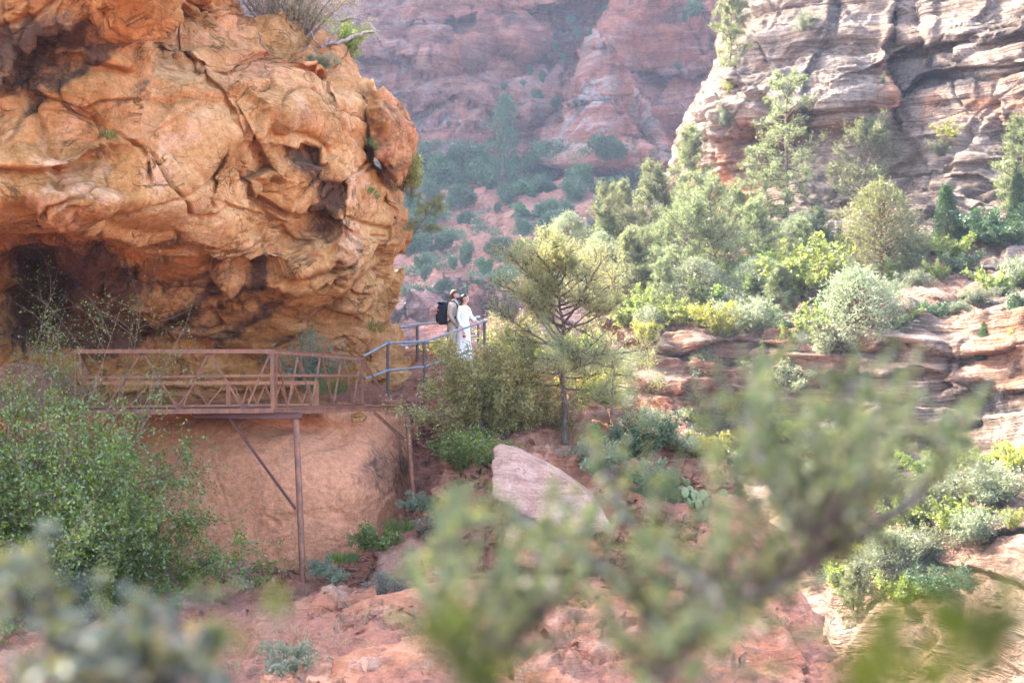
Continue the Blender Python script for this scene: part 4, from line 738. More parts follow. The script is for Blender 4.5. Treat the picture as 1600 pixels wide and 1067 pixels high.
boulder('boulder', prism_pts([(900, 960, 22.2), (960, 930, 23), (1060, 925, 23.4), (1130, 960, 23), (1140, 1010, 22), (1040, 1040, 21), (930, 1030, 21)], 22, 24, .9, -.3), 'striped orange sandstone ledge beneath the blurred branch', rough=.09, bed=(.5, 0, .85), mat=dirt, attrs={'red': .4})
boulder('boulder', prism_pts([(1150, 960, 22.8), (1230, 985, 23), (1262, 1030, 22), (1250, 1100, 20.5), (1120, 1110, 20), (1080, 1040, 21)], 22, 24, .8, -.3), 'banded brown sandstone hump at the foot of the long smooth pink slab', rough=.09, bed=(.6, 0, .8), mat=dirt, attrs={'red': .7, 'stain_shade': .35})
boulder('boulder', prism_pts([(548, 646, 29.6), (562, 644, 29.6), (572, 652, 29.6), (566, 660, 29.6), (550, 660, 29.6)], 29.6, 30, .9), 'small square block lodged under the right end of the footbridge', sub=4, rough=.05)
boulder('boulder', prism_pts([(590, 860, 26.6), (640, 842, 26.8), (672, 858, 26.7), (676, 890, 26.3), (630, 915, 25.9), (588, 900, 26)], 26.6, 27.6, .9), 'red dirt-covered rock beside the bright green bush', sub=4, rough=.09, mat=redstone)
rk = random.Random(21); LOOSE = []
for s in range(5):
    g = np.random.RandomState(40 + s); pts = g.normal(size=(12, 3)) * [1, .8, .55]; pts /= np.linalg.norm(pts, axis=1)[:, None] ** .6
    me, _ = boulder_mesh(pts * .5, sub=3, soft=18, rough=.08, seed=s, mat=[redstone, pinkstone][s % 2], attrs={'red': .3}); LOOSE.append(me)
def loose(px, py, s, label, group=None):
    p = ground_hit(px, py); o = obj('loose_rock', LOOSE[rk.randrange(5)], loc=p + Vector((0, 0, s * .12))); o.scale = (s, s * rk.uniform(.7, 1), s * rk.uniform(.6, 1)); o.rotation_euler = (rk.uniform(-.3, .3), rk.uniform(-.3, .3), rk.uniform(0, 6))
    return tag(o, label, 'rock', group)
for i in range(46):
    q = [(565, 925, 60, 28), (1110, 770, 60, 40), (700, 780, 40, 50), (900, 930, 120, 40), (1010, 800, 60, 50)][i % 5]
    loose(q[0] + rk.gauss(0, .5) * q[2], q[1] + rk.gauss(0, .5) * q[3], rk.uniform(.12, .34), 'small angular red rock strewn over the gully floor', 'loose rocks on the gully floor')
def build_rubble():
    V, Fq = [], []; n = 0; g = np.random.RandomState(3)
    src = [(np.array([v.co[:] for v in m.vertices]), np.array([p.vertices[:] for p in m.polygons])) for m in LOOSE[::2]]
    V3, F3 = ico(1); k = 0
    while k < 5400:
        c = [(565, 922, 90, 40), (1110, 780, 90, 60), (720, 780, 80, 90), (880, 930, 260, 70), (560, 905, 60, 20), (1000, 850, 160, 90), (650, 700, 40, 60), (400, 893, 130, 14), (560, 882, 60, 10)][k % 9]
        px, py = c[0] + g.normal() * c[2] * .6, c[1] + g.normal() * c[3] * .6; k += 1
        p = ground_hit(px, py)
        if p.y < 15: continue
        s = .02 + .07 * g.uniform() ** 3; a = g.normal(size=(3, 3)) * .45 + np.eye(3)
        V.append((V3 * (1 + .35 * g.normal(size=(len(V3), 1)))) @ a * s * [1, 1, .7] + np.array(p) + [0, 0, s * .2 + .03]); Fq.append(F3 + n); n += len(V3)
    V = np.concatenate(V); z = np.zeros(len(V))
    me = mesh_np('rubble', V, np.concatenate(Fq), redstone, smooth=False, attrs={'stain_shade': z, 'pale': z, 'red': z + .4, 'soil': z})
    tag(obj('rubble', me), 'red stony rubble strewn on the gully floor', 'rubble', kind='stuff')
build_rubble()

# ------------------------------------------------------------------ footbridge
def rust_mat(name, a, b):
    m = M(name); p = m.objc(); n = m.math('ADD', m.math('MULTIPLY', m.noise(p, 5, 7, .75), .6), m.math('MULTIPLY', m.noise(m.map(p, (18, 18, 1.2)), 1, 4, .7), .4)); f = m.noise(p, 60, 3, .6)
    c = m.mix(m.ramp(n, [(.42, 0.), (.56, 1.)]), a, b); c = m.hsv(c, .5, 1., m.ramp(f, [(.3, .8), (.7, 1.15)]))
    return m.done(m.bsdf(c, .62, metal=.15, normal=m.bump(f, .004, .6), spec=.4))
RUST = rust_mat('red_oxide_steel', (0.31, 0.118, 0.058), (0.17, 0.075, 0.044)); RUSTD = rust_mat('dark_red_steel', (0.17, 0.055, 0.035), (0.12, 0.05, 0.04))
RUSTLIT = rust_mat('orange_lit_steel', (0.40, 0.17, 0.07), (0.32, 0.12, 0.06))  # orange light on the inner truss, put into its steel colour
GALV = rust_mat('weathered_steel_pipe', (0.27, 0.285, 0.30), (0.18, 0.185, 0.20)); POSTM = rust_mat('dark_steel_post', (0.14, 0.085, 0.07), (0.09, 0.07, 0.065))
class Bars:
    def __init__(s): s.V = []; s.Fq = []; s.n = 0
    def bar(s, p, q, w, h, up=(0, 0, 1)):
        p, q = np.asarray(p, float), np.asarray(q, float); t = unit(q - p); u = np.asarray(up, float); u = unit(u - t * (u @ t)) if abs(t @ u) < .98 else unit(np.cross(t, (1, 0, 0))); v = np.cross(t, u)
        c = [p + a * v * w / 2 + b * u * h / 2 for a, b in ((-1, -1), (1, -1), (1, 1), (-1, 1))]; d = [x + (q - p) for x in c]
        s.V.append(np.array(c + d)); f = np.array([[3, 2, 1, 0], [4, 5, 6, 7], [0, 1, 5, 4], [1, 2, 6, 5], [2, 3, 7, 6], [3, 0, 4, 7]]); s.Fq.append(f + s.n); s.n += 8; return s
    def angle(s, p, q, w, t=.008):
        p, q = np.asarray(p, float), np.asarray(q, float); s.bar(p, q, w, t); s.bar(p + [0, -w / 2 + t / 2, -w / 2 - t * .1], q + [0, -w / 2 + t / 2, -w / 2 - t * .1], t, w); return s
    def ibeam(s, p, q, w, h, t=.014):
        p, q = np.asarray(p, float), np.asarray(q, float); z = np.array([0, 0, h / 2 - t / 2]); s.bar(p + z, q + z, w, t); s.bar(p - z, q - z, w, t); s.bar(p, q, t * .8, h - 2 * t - .001); return s
    def put(s, name, mat, parent):
        me = mesh_np(name, np.concatenate(s.V), np.concatenate(s.Fq), mat, smooth=False); return obj(name, me, parent)
def local(root):
    b = root.location
    return lambda px, py, Y: np.array(PV(px, py, Y) - b)
def build_bridge():
    root = empty('footbridge', PV(463, 920, 27.4)); tag(root, 'rust-red steel footbridge with triangle-braced railings under the overhang', 'footbridge'); L = local(root)
    def Y(px): # depth along the railing plane
        if px <= 427: return 27 + (px - 118) / 309 * .5
        a = (px - 427) / 140; return 1 / ((1 - a) / 27.5 + a / 31.5)
    def A(px, py): return L(px, py, Y(px))
    kx = 427
    Bars().angle(A(116, 546), A(kx, 546), .075).angle(A(kx, 546), A(567, 557.5), .075).put('top_rail', RUST, root)
    Bars().bar(A(118, 590), A(kx, 586.5), .035, .05).put('mid_rail', RUST, root); Bars().bar(A(kx + 6, 586.5), A(567, 587), .035, .05).put('mid_rail', RUST, root)
    Bars().angle(A(100, 641), A(kx, 638), .085, .012).angle(A(kx, 638), A(569, 630.5), .085, .012).put('bottom_chord', RUST, root)
    for a, b in (((118, 546), (118, 642)), ((126, 560), (129, 640))): Bars().bar(A(*a), A(*b), .05, .05, (0, 1, 0)).put('post', RUST, root)
    Bars().bar(A(425, 547), A(426.5, 639), .075, .06, (0, 1, 0)).bar(A(432, 548), A(432, 638.5), .03, .05, (0, 1, 0)).put('post', RUST, root)
    Bars().bar(A(566, 558), A(566.5, 630), .05, .05, (0, 1, 0)).put('post', RUST, root)
    zig = [(120, 550), (164, 640), (222, 549), (277, 639), None, (283, 639), (326, 549), (378, 637), None, (385, 637), (423, 549)]
    zig2 = [(432, 550), (449, 636), (466, 551), (486, 634), (501, 553), (521, 632), (534, 555), (552, 631), (564, 557)]
    for z in (zig, zig2):
        for a, b in zip(z[:-1], z[1:]):
            if a and b: Bars().bar(A(*a) + [0, .03, 0], A(*b) + [0, .03, 0], .036, .03, (0, 1, 0)).put('diagonal', RUST, root)
    for a, b in (((164, 640), (222, 549)),): pass
    Bars().bar(A(118, 547) + [0, .0, 0], L(66, 578, 26.6), .04, .03).put('diagonal', RUST, root)
    Bars().bar(A(566, 558) + [0, -.02, 0], L(607, 631, 31.9), .045, .035, (0, 1, 0)).put('end_brace', RUST, root)
    # low inner truss along the rock side
    def B(px, py):
        a = (px - 92) / 405; return L(px, py, 28.4 + 2.2 * a)
    Bars().bar(B(60, 598.5), B(497, 598), .06, .075).put('inner_rail', RUSTLIT, root)
    Bars().bar(B(60, 637), B(497, 632), .05, .05).put('inner_chord', RUSTLIT, root)
    for px in (357, 495): Bars().bar(B(px, 600), B(px, 633), .09, .06, (0, 1, 0)).put('inner_post', RUSTLIT, root)
    zz = [(100, 634), (128, 602), (150, 635), (176, 602), (203, 635), (232, 602), (246, 634), (253, 602), (278, 634), (303, 602), (324, 633), (350, 602), None, (366, 602), (378, 633), (388, 602), (402, 632), (414, 602), (428, 632), (438, 602), (450, 632), (460, 602), (472, 631), (482, 602), (492, 631)]
    for a, b in zip(zz[:-1], zz[1:]):
        if a and b: Bars().bar(B(*a), B(*b), .03, .025, (0, 1, 0)).put('inner_diagonal', RUSTLIT, root)
    # deck
    q = [A(100, 640.5), A(kx, 637.5), A(569, 630), B(500, 633.5), B(60, 638)]; V = np.array([p + [0, .05 if i < 3 else 0, 0] for i, p in enumerate(q)] + [p + [0, .05 if i < 3 else 0, -.03] for i, p in enumerate(q)])
    me = mesh_np('deck', V, [np.array([[0, 1, 2, 3, 4], [9, 8, 7, 6, 5]]), np.array([[0, 5, 6, 1], [1, 6, 7, 2], [2, 7, 8, 3], [3, 8, 9, 4], [4, 9, 5, 0]])], RUSTD, smooth=False); obj('deck', me, root)
    Bars().ibeam(L(300, 647, 27.55), L(467, 649, 27.55), .11, .13).bar(L(467.4, 643, 27.55), L(467.4, 656, 27.55), .12, .01, (0, 1, 0)).put('beam', RUSTD, root)
    Bars().ibeam(L(432, 642.5, 27.75), L(638, 636.5, 30.9), .10, .12).put('beam', RUST, root)
    def pipe(name, p, q, r, mat=RUST): w = Wood(); w.tube(np.linspace(p, q, 4), r, r, 12); me = w.mesh(name, mat); return obj(name, me, root)
    pipe('column', L(462.5, 655, 27.5), L(475, 936, 26.6), .062); pipe('column', L(635.5, 641, 30.9), L(649, 800, 30.0), .058)
    Bars().angle(L(359, 652, 27.6), L(462, 793, 27.1), .05).put('knee_brace', RUSTD, root)
    Bars().angle(L(584, 642, 29.7), L(637, 690, 30.7), .06).put('knee_brace', RUST, root)
    for px, py in ((164, 636), (280, 635), (381, 634), (222, 551), (326, 551)): Bars().bar(A(px, py) + [-.07, .012, 0], A(px, py) + [.07, .012, 0], .008, .09).put('gusset_plate', RUSTD, root)
    for p in (L(474.5, 925, 26.65), L(648.6, 795, 30.02)): Bars().bar(p + [-.13, 0, 0], p + [.13, 0, 0], .26, .03).put('base_plate', RUSTD, root)
    Bars().bar(L(462.5, 652.5, 27.5) + [-.1, 0, 0], L(462.5, 652.5, 27.5) + [.1, 0, 0], .2, .016).put('cap_plate', RUSTD, root)
    Bars().bar(L(330, 646, 28.6), L(330, 646, 27.6), .08, .1).put('cross_beam', RUSTD, root)
build_bridge()
def rail(label, top, low, posts, base, fit):
    root = empty('pipe_railing', base); tag(root, label, 'railing'); L = local(root)
    def t(name, pts, r, mat, k=9):
        w = Wood(); w.tube(np.array(pts), r, r, k); return obj(name, w.mesh(name, mat), root)
    def line(name, pts):
        for a, b in zip(pts[:-1], pts[1:]): t(name, [L(*a), L(*b)], .028, GALV)
    line('top_rail', top); line('mid_rail', low)
    for a, b in posts: t('post', [L(*a), L(*b)], .036, POSTM)
    for p in fit: c = L(*p); t('fitting', [c - [.055, 0, 0], c + [.055, 0, 0]], .048, GALV, 10)
rail('steel pipe railing climbing from the footbridge in front of the couple', [(567, 557, 31.5), (606, 536, 32.6), (663, 533.5, 33.5), (757, 502, 34.6)], [(570, 592, 31.6), (606, 579, 32.6), (663, 573, 33.5), (757, 541, 34.6)],
     [((606, 533, 32.6), (606, 618, 32.6)), ((663, 531, 33.5), (663, 612, 33.5)), ((757, 500, 34.6), (757, 572, 34.6))], PV(663, 612, 33.5), [(606, 536, 32.6), (663, 533.5, 33.5), (606, 579, 32.6), (757, 502, 34.6)])
rail('steel pipe railing along the drop behind the couple', [(625, 512, 34.6), (652, 507, 35.0), (700, 503, 35.7), (747, 497, 36.2)], [(625, 541, 34.6), (652, 537, 35.0), (700, 532, 35.7), (747, 525, 36.2)],
     [((652, 505, 35.0), (652, 585, 35.0)), ((700, 502, 35.7), (700, 572, 35.7)), ((747, 495, 36.2), (747, 565, 36.2))], PV(700, 572, 35.7), [(652, 507, 35.0), (747, 497, 36.2)])
# ------------------------------------------------------------------ plants on the near side
def single(name, loc, label, cat, wood, Lf, mat, wname='stem', cname='foliage', rz=0.0, scale=1.0, group=None):
    o = empty(name, loc, rz, scale); tag(o, label, cat, group); wood.name = wname; obj(wname, wood, o)
    if Lf is not None: obj(cname, Lf.mesh(cname, mat), o)
    return o
def at(px, py, Y): return PV(px, py, Y)
w_, l_ = make_pine(31, 3.95, 1.55, .30, 50, lambda t: .72 + .48 * math.sin(math.pi * min(1, t * .95)) - 2.2 * max(0, t - .86), tr=.020, twigs=12, needles=21, nl=.10, nw=.017, spread=.05, up=.12, droop=-.05, lean=(.10, 0), trunk_wob=.03)
single('pine_tree', at(882, 692, 31), 'spreading pinyon pine with a bare twisting trunk on the brink beside the couple', 'tree', w_, l_, LM['pinyon'], 'trunk', 'crown')
w_, l_ = make_pine(32, 1.3, 1.35, .1, 12, lambda t: 1, tr=.03, twigs=10, needles=20, nl=.085, nw=.013, spread=.06, up=.0, droop=.35)
single('pine_sapling', at(955, 655, 30.6), 'low drooping pine boughs right of the pinyon trunk', 'tree', w_, l_, LM['pinyon'], 'trunk', 'crown')
w_, l_ = make_bush(33, 2.3, 1.75, 56, 24, 40, .06, .036, scatter=.03, bend=-.45, updir=.85)
single('oak_bush', at(768, 692, 31.2), 'big olive-brown scrub oak bush spilling below the pipe railing', 'bush', w_, l_, LM['oak'])
w_, l_ = make_bush(34, 1.3, 1.3, 26, 14, 26, .055, .03, scatter=.03, bend=-.4)
single('oak_bush', at(845, 690, 31.6), 'smaller olive bush between the scrub oak and the pinyon trunk', 'bush', w_, l_, LM['oak'])
w_, l_ = make_bush(35, 1.0, 1.3, 26, 14, 30, .06, .035, scatter=.03, bend=-.3)
single('shrub', at(735, 738, 29.6), 'dark blue-green leafy shrub under the scrub oak, above the pink slab', 'shrub', w_, l_, LM['green'])
w_, l_ = make_bush(36, .95, .85, 22, 12, 26, .06, .022, scatter=.03)
single('shrub', at(800, 548, 35.9), 'sunlit pale bush right behind the end of the pipe railing', 'shrub', w_, l_, LM['pinyon'])
single('shrub', at(690, 572, 35.8), 'sunlit yellow-green bush beneath the rear pipe railing', 'shrub', w_.copy(), make_bush(37, .8, .7, 20, 12, 24, .06, .025, scatter=.03)[1], LM['yellow'])
w_, l_ = make_bush(38, 4.1, 2.7, 70, 34, 32, .068, .042, scatter=.018, bend=-.55, updir=.9, thin=.0035)
BIG = single('willow_bush', at(40, 985, 24.6), 'huge arching green bush with small leaves hiding the left end of the footbridge', 'bush', w_, l_, LM['green'])
w_, l_ = make_bush(39, 2.5, 1.9, 44, 28, 28, .068, .042, scatter=.018, bend=-.6, updir=.7, thin=.004)
single('willow_bush', at(165, 960, 24.9), 'lower green bush arching right against the salmon wall', 'bush', w_, l_, LM['green'], rz=.4)
w_, l_ = make_bush(40, 6.6, 1.9, 24, 24, 30, .055, .034, scatter=.04, bend=-.25, updir=1.1, thin=.002)
single('willow_bush', at(70, 960, 26.2), 'tall thin sprays of small green leaves rising into the shaded hollow', 'bush', w_, l_, LM['green'])
w_, l_ = make_bush(41, 1.45, .75, 18, 12, 26, .06, .03, scatter=.03, bend=-.3)
single('shrub', at(482, 618, 31.6), 'grey-leaved bush growing in the hollow behind the footbridge', 'shrub', w_, l_, LM['sage'])
def grass(seed, n, h, r):
    g = np.random.RandomState(seed); Lf = Leaves(seed); a = g.uniform(0, 6.28, n); q = np.sqrt(g.uniform(0, 1, n)) * r * .5
    c = np.stack([np.cos(a) * q, np.sin(a) * q, 0 * q], 1); d = np.stack([np.cos(a) * g.uniform(.1, .9, n), np.sin(a) * g.uniform(.1, .9, n), np.ones(n)], 1); d /= np.linalg.norm(d, axis=1)[:, None]
    Lf.add(c, d, h * g.uniform(.5, 1.1, n), .012 + 0 * a); return Lf
GM = leaf_mat('grass_blades', (0.06, 0.13, 0.02), (0.15, 0.22, 0.05), .5)
for (px, py, Y, h, r, lab) in [(512, 618, 31.2, .5, .8, 'green grass tuft growing on the path behind the footbridge'), (535, 880, 26.9, .30, .5, 'green grass tuft at the foot of the salmon wall'), (622, 832, 27.6, .34, .5, 'green grassy clump at the top of the red rubble, beside the bright bush'), (322, 884, 27.2, .2, .25, 'tiny grass tuft by the wall foot near the big green bush')]:
    o = obj('grass_tuft', grass(int(px), 260, h, r).mesh('grass_tuft', GM), loc=at(px, py, Y)); tag(o, lab, 'grass')
w_, l_ = make_bush(42, .55, .5, 20, 10, 26, .055, .028, scatter=.025, bend=-.2)
single('shrub', at(583, 862, 26.8), 'bright green rounded bush at the foot of the salmon wall', 'shrub', w_, l_, LM['green'])
w_, l_ = make_bush(43, .6, .6, 22, 10, 22, .04, .016, scatter=.025, bend=-.2)
single('shrub', at(605, 942, 24.6), 'olive-grey twiggy shrub in the red rubble', 'shrub', w_, l_, LM['grey'])
w_, l_ = make_bush(44, .32, .35, 18, 8, 18, .045, .02, scatter=.02, bend=-.2)
S0 = single('shrub', at(500, 898, 26.6), 'small blue-grey plant beside the foot of the tall bridge column', 'shrub', w_, l_, LM['sage'])
for px, py, Y, s, lab in [(522, 908, 26, .8, 'tiny blue-grey plant at the left edge of the red rubble'), (655, 800, 28.8, 1.3, 'blue-grey plant by the foot of the short bridge column'), (690, 835, 28, 1.5, 'grey plant on the dirt above the dead twigs'), (455, 1060, 19.2, 1.6, 'grey-green plant on the bottom edge under the orange shelf'), (1010, 760, 29.6, 1.8, 'grey shrub in the shade right of the pink tilted slab'), (930, 735, 29.4, 2.0, 'dim grey-green shrub just behind the pink tilted slab'), (1065, 705, 31, 1.6, 'pale plant at the top of the red dirt slope')]:
    c = copy_tree(S0); c.location = at(px, py, Y); c.scale = (s, s, s); c.rotation_euler.z = px; c['label'] = lab
for px, py, Y, s, k, lab in [(925, 640, 33.2, 1.1, 'yellow_shrub', 'glowing yellow-green shrub on the ridge right behind the pinyon trunk'), (835, 590, 35.4, 1.0, 'leafy_shrub', 'green shrub on the ridge left of the pinyon, behind the scrub oak'), (965, 600, 34.2, .9, 'sage_shrub', 'pale shrub on the ridge behind the right side of the pinyon'), (905, 575, 35, .9, 'leafy_shrub', 'bright shrub on the ridge behind the middle of the pinyon crown'), (1015, 690, 31.4, .8, 'sage_shrub', 'grey shrub on the brink right of the red-brown rock'), (985, 720, 30.8, 1.0, 'dark_shrub', 'dark green shrub on the bank below the drooping pine boughs'), (1100, 735, 30.8, .9, 'yellow_shrub', 'second yellow-green shrub on the crest of the red dirt slope'), (1035, 790, 28.8, .6, 'dark_shrub', 'low dark shrub on the red dirt left of the prickly pears')]:
    plant(k, 'shrub', at(px, py, Y), s, lab, 'shrub', wide=1.2)
def dry_grass():
    g = np.random.RandomState(4); cs = []
    while len(cs) < 420:
        px, py = g.uniform(300, 1250), g.uniform(760, 1060); p = ground_hit(px, py)
        if p.y > 16 and float(fbm(np.array([p.x * .6, p.y * .6, 3.]), 2)) > -.05: cs.append(np.array(p))
    c = np.repeat(np.array(cs), 14, 0); n = len(c); c = c + g.normal(size=(n, 3)) * [.09, .09, .01] + [0, 0, .02]; d = g.normal(size=(n, 3)) * [.6, .6, .2] + [0, 0, .9]; d /= np.linalg.norm(d, axis=1)[:, None]
    Lf = Leaves(5); Lf.add(c, d, g.uniform(.05, .24, n), .010 + 0 * g.uniform(size=n))
    tag(obj('dry_grass', Lf.mesh('dry_grass', leaf_mat('dry_grass_blades', (.16, .15, .06), (.36, .29, .16), .4))), 'sparse dry grass and litter on the gully floor', 'grass', kind='stuff')
dry_grass()
# on top of the overhang
w_, l_ = make_bush(45, 2.5, 1.75, 46, 18, 24, .05, .02, scatter=.04, bend=-.2)
single('shrub', at(455, 80, 32.6), 'big grey-brown twiggy bush on top of the orange overhang', 'bush', w_, l_, LM['grey'])
w_, l_ = make_bush(46, 1.15, .55, 22, 12, 24, .05, .024, scatter=.03, bend=-.2)
single('shrub', at(540, 104, 33), 'green bush behind the dead branches on the overhang', 'bush', w_, l_, LM['green'])
w_, l_ = make_bush(47, .42, .5, 22, 9, 22, .045, .018, scatter=.02, bend=-.1)
single('shrub', at(497, 112, 30.8), 'blue-green sage clump at the rim of the overhang below the dead branches', 'shrub', w_, l_, LM['sage'])
W = Wood(); r_ = np.random.RandomState(9); base = PV(505, 80, 31.6)
def dead(pts, r0, r1, Y=31.6):
    p = np.array([PV(a, b, Y + .25 * math.sin(a * .13 + b * .07)) - base for a, b in pts]); t = np.linspace(0, 1, len(p)); u = np.linspace(0, 1, len(p) * 4)
    q = np.stack([np.interp(u, t, p[:, k]) for k in range(3)], 1) + r_.normal(size=(len(u), 3)) * .008; W.tube(q, r0, r1, 6)
dead([(498, 82), (512, 70), (524, 68), (540, 64), (552, 56), (570, 52), (585, 50), (590, 58), (596, 74), (592, 80)], .055, .012); dead([(505, 72), (518, 60), (528, 46), (534, 32), (538, 28)], .045, .012)
dead([(533, 34), (548, 28), (562, 30), (576, 34), (592, 31)], .03, .008); dead([(522, 66), (530, 58), (533, 52)], .03, .01); dead([(576, 34), (582, 42), (592, 50), (598, 58)], .014, .005); dead([(534, 30), (522, 20), (510, 10), (500, 4)], .018, .006); dead([(548, 28), (556, 16), (568, 20)], .012, .004); dead([(585, 50), (588, 62), (584, 60)], .012, .005); dead([(505, 76), (490, 62), (486, 48)], .02, .006); dead([(500, 80), (488, 74), (470, 78)], .02, .006); dead([(540, 26), (552, 6), (568, 14), (580, 24)], .010, .003)
o = obj('dead_branch', W.mesh('dead_branch', DEADW), loc=base); tag(o, 'bleached dead branches reaching out from the rim of the overhang', 'dead branch')
# saplings and tufts on the overhang's corner
w_, l_ = make_bush(48, 1.0, .75, 12, 9, 12, .075, .06, scatter=.05, bend=-.1, updir=.9)
single('sapling', at(640, 305, 33.6), 'glowing yellow-green sapling on the outer corner of the overhang', 'sapling', w_, l_, LM['yellow'], rz=.3)
w_, l_ = make_pine(49, .75, .55, .1, 14, lambda t: 1, tr=.03, twigs=6, needles=16, nl=.07, nw=.012, spread=.05, lean=(.5, 0))
single('juniper_sprig', at(645, 368, 33.3), 'pale juniper sprig jutting from the corner of the overhang', 'sprig', w_, l_, LM['juniper'])
for px, py, s, lab in [(485, 446, 1.0, 'dark green tuft in the roof of the overhang above the bridge'), (545, 428, .7, 'small green tuft in the roof of the overhang, right of the dark one'), (585, 515, .7, 'small green tuft on the rock near the pipe railing'), (580, 230, .6, 'pale grass tuft in the crack left of the dark red block'), (580, 305, .7, 'pale grass tuft on the rounded buttress of the overhang'), (240, 20, .8, 'green tuft in the notch at the top left of the overhang'), (170, 215, .5, 'tiny tuft on the pale face of the overhang')]:
    p = on_left(px, py); o = obj('grass_tuft', None) if False else obj('grass_tuft', grass(px, 120, .28 * s, .5 * s).mesh('grass_tuft', GM), loc=p); o.rotation_euler = (R(38), 0, px); tag(o, lab, 'grass')
# dead twigs on the dirt and prickly pears
W = Wood(); b2 = ground_hit(712, 900)
for i in range(16):
    p, e = curve(r_.normal(size=3) * [.3, .2, .05] + [0, 0, .1], r_.normal(size=3) * [1, .7, .35] + [0, 0, .25], r_.uniform(.3, .8), 7, r_, (0, 0, -.5), .22); W.tube(p, .014, .003, 4)
o = obj('dead_twigs', W.mesh('dead_twigs', DEADW), loc=b2); tag(o, 'tangle of bleached dead twigs lying on the dirt left of the orange undercut boulder', 'dead twigs')
PM = M('cactus_skin'); cp = PM.objc(); PEAR = PM.done(PM.bsdf(PM.ramp(PM.noise(cp, 9, 4, .6), [(.35, (0.13, 0.16, 0.06)), (.65, (0.22, 0.24, 0.11))]), .6))
V3, F3 = ico(2); pm = mesh_np('pad', V3 * [.075, .02, .10] + [0, 0, .09], F3, PEAR)
for px, py, s, lab in [(1068, 790, 1.2, 'prickly pear cactus with pale pads on the red dirt slope, left of the next'), (1098, 800, 1.4, 'larger prickly pear cactus on the brink of the ravine'), (1050, 770, 1.0, 'smallest prickly pear cactus highest on the red dirt slope')]:
    root = empty('prickly_pear', ground_hit(px, py), 0, s); tag(root, lab, 'cactus')
    for i in range(13):
        p = obj('pad', pm, root, Vector((rk.gauss(0, .16), rk.gauss(0, .08), .02 + (.13 if i > 7 else 0)))); p.rotation_euler = (rk.uniform(-.5, .5), rk.uniform(-.7, .7), rk.uniform(-1, 1))
# ------------------------------------------------------------------ the couple
def plain(name, col, rough=.8, sss=0, bumpy=0.0, scale=40):
    m = M(name); p = m.objc(); n = m.noise(p, scale, 4, .6)
    c = m.hsv(col, .5, 1., m.ramp(n, [(.3, .88), (.7, 1.1)])) if False else m.mix(m.math('MULTIPLY', n, .35), (*col, 1), tuple(x * .72 for x in col))
    return m.done(m.bsdf(c, rough, normal=m.bump(n, bumpy, 1.) if bumpy else None, spec=.3))
SKIN = plain('skin', (.62, .36, .26), .55); SUIT = plain('tan_suit_cloth', (.44, .35, .26), .85, bumpy=.012, scale=14); TROU = plain('cream_trouser_cloth', (.58, .50, .42), .85, bumpy=.012, scale=14); DRESS = plain('white_dress_cloth', (.82, .79, .77), .8, bumpy=.012, scale=12)
HAIRB = plain('brown_hair', (.12, .05, .022), .5, bumpy=.006, scale=90); HAIRD = plain('dark_hair', (.045, .022, .015), .5, bumpy=.006, scale=90); PACK = plain('black_pack_fabric', (.016, .018, .024), .6, bumpy=.006, scale=30); ORANGE = plain('orange_cord', (.75, .13, .03), .6); SHIRT = plain('pale_shirt_cloth', (.62, .66, .74), .8); SHOE = plain('brown_leather', (.08, .045, .025), .5); LIPS = plain('lips', (.45, .16, .14), .5); EYE = plain('eye', (.03, .02, .018), .3)
def skin(name, chains, mat, parent, levels=2, root=0):
    me = bpy.data.meshes.new(name); idx = {}; V = []; rad = []; E = []
    def vid(p, r):
        k = tuple(round(x, 4) for x in p)
        if k not in idx: idx[k] = len(V); V.append(p); rad.append(r)
        return idx[k]
    for ch in chains:
        ids = [vid(p, r) for p, r in ch]; E += list(zip(ids[:-1], ids[1:]))
    me.from_pydata(V, E, []); o = bpy.data.objects.new(name, me); C.objects.link(o)
    md = o.modifiers.new('skin', 'SKIN'); md.use_smooth_shade = True; md.branch_smoothing = .6
    for i, sv in enumerate(me.skin_vertices[0].data): sv.radius = (rad[i], rad[i]) if np.isscalar(rad[i]) else rad[i]; sv.use_root = (i == root)
    s = o.modifiers.new('sub', 'SUBSURF'); s.levels = levels; s.render_levels = levels
    dg = bpy.context.evaluated_depsgraph_get(); m2 = bpy.data.meshes.new_from_object(o.evaluated_get(dg)); bpy.data.objects.remove(o)
    m2.name = name; m2.materials.clear(); m2.materials.append(mat)
    for p in m2.polygons: p.use_smooth = True
    return obj(name, m2, parent)
def loft(name, rings, mat, parent, k=28, fold=0.0, close=True):
    """rings: (x, y, z, rx, ry) from top to bottom"""
    V = []; th = np.arange(k) / k * 2 * np.pi; R_ = np.array(rings, float); n = (len(R_) - 1) * 5 + 1; t = np.linspace(0, len(R_) - 1, n)
    R2 = np.stack([np.interp(t, np.arange(len(R_)), R_[:, q]) for q in range(5)], 1)
    for _ in range(2): R2[1:-1] = (R2[:-2] + 2 * R2[1:-1] + R2[2:]) / 4
    for i, (x, y, z, rx, ry) in enumerate(R2):
        f = 1 + fold * (i / n) * np.sin(th * 7 + 1.3 * math.sin(i * .3)) + fold * .4 * np.sin(th * 3 + i * .5)
        V.append(np.stack([x + rx * f * np.cos(th), y + ry * f * np.sin(th), z + 0 * th], 1))
    V = np.concatenate(V); Fq = [grid_faces_wrap(n, k)]
    if close: Fq += [np.arange(k)[::-1][None], (np.arange(k) + (n - 1) * k)[None]]
    return obj(name, mesh_np(name, V, Fq, mat), parent)
def grid_faces_wrap(n, k):
    i = np.arange(n - 1)[:, None] * k + np.arange(k)[None]; j = np.arange(n - 1)[:, None] * k + (np.arange(k)[None] + 1) % k
    return np.stack([i, i + k, j + k, j], -1).reshape(-1, 4)
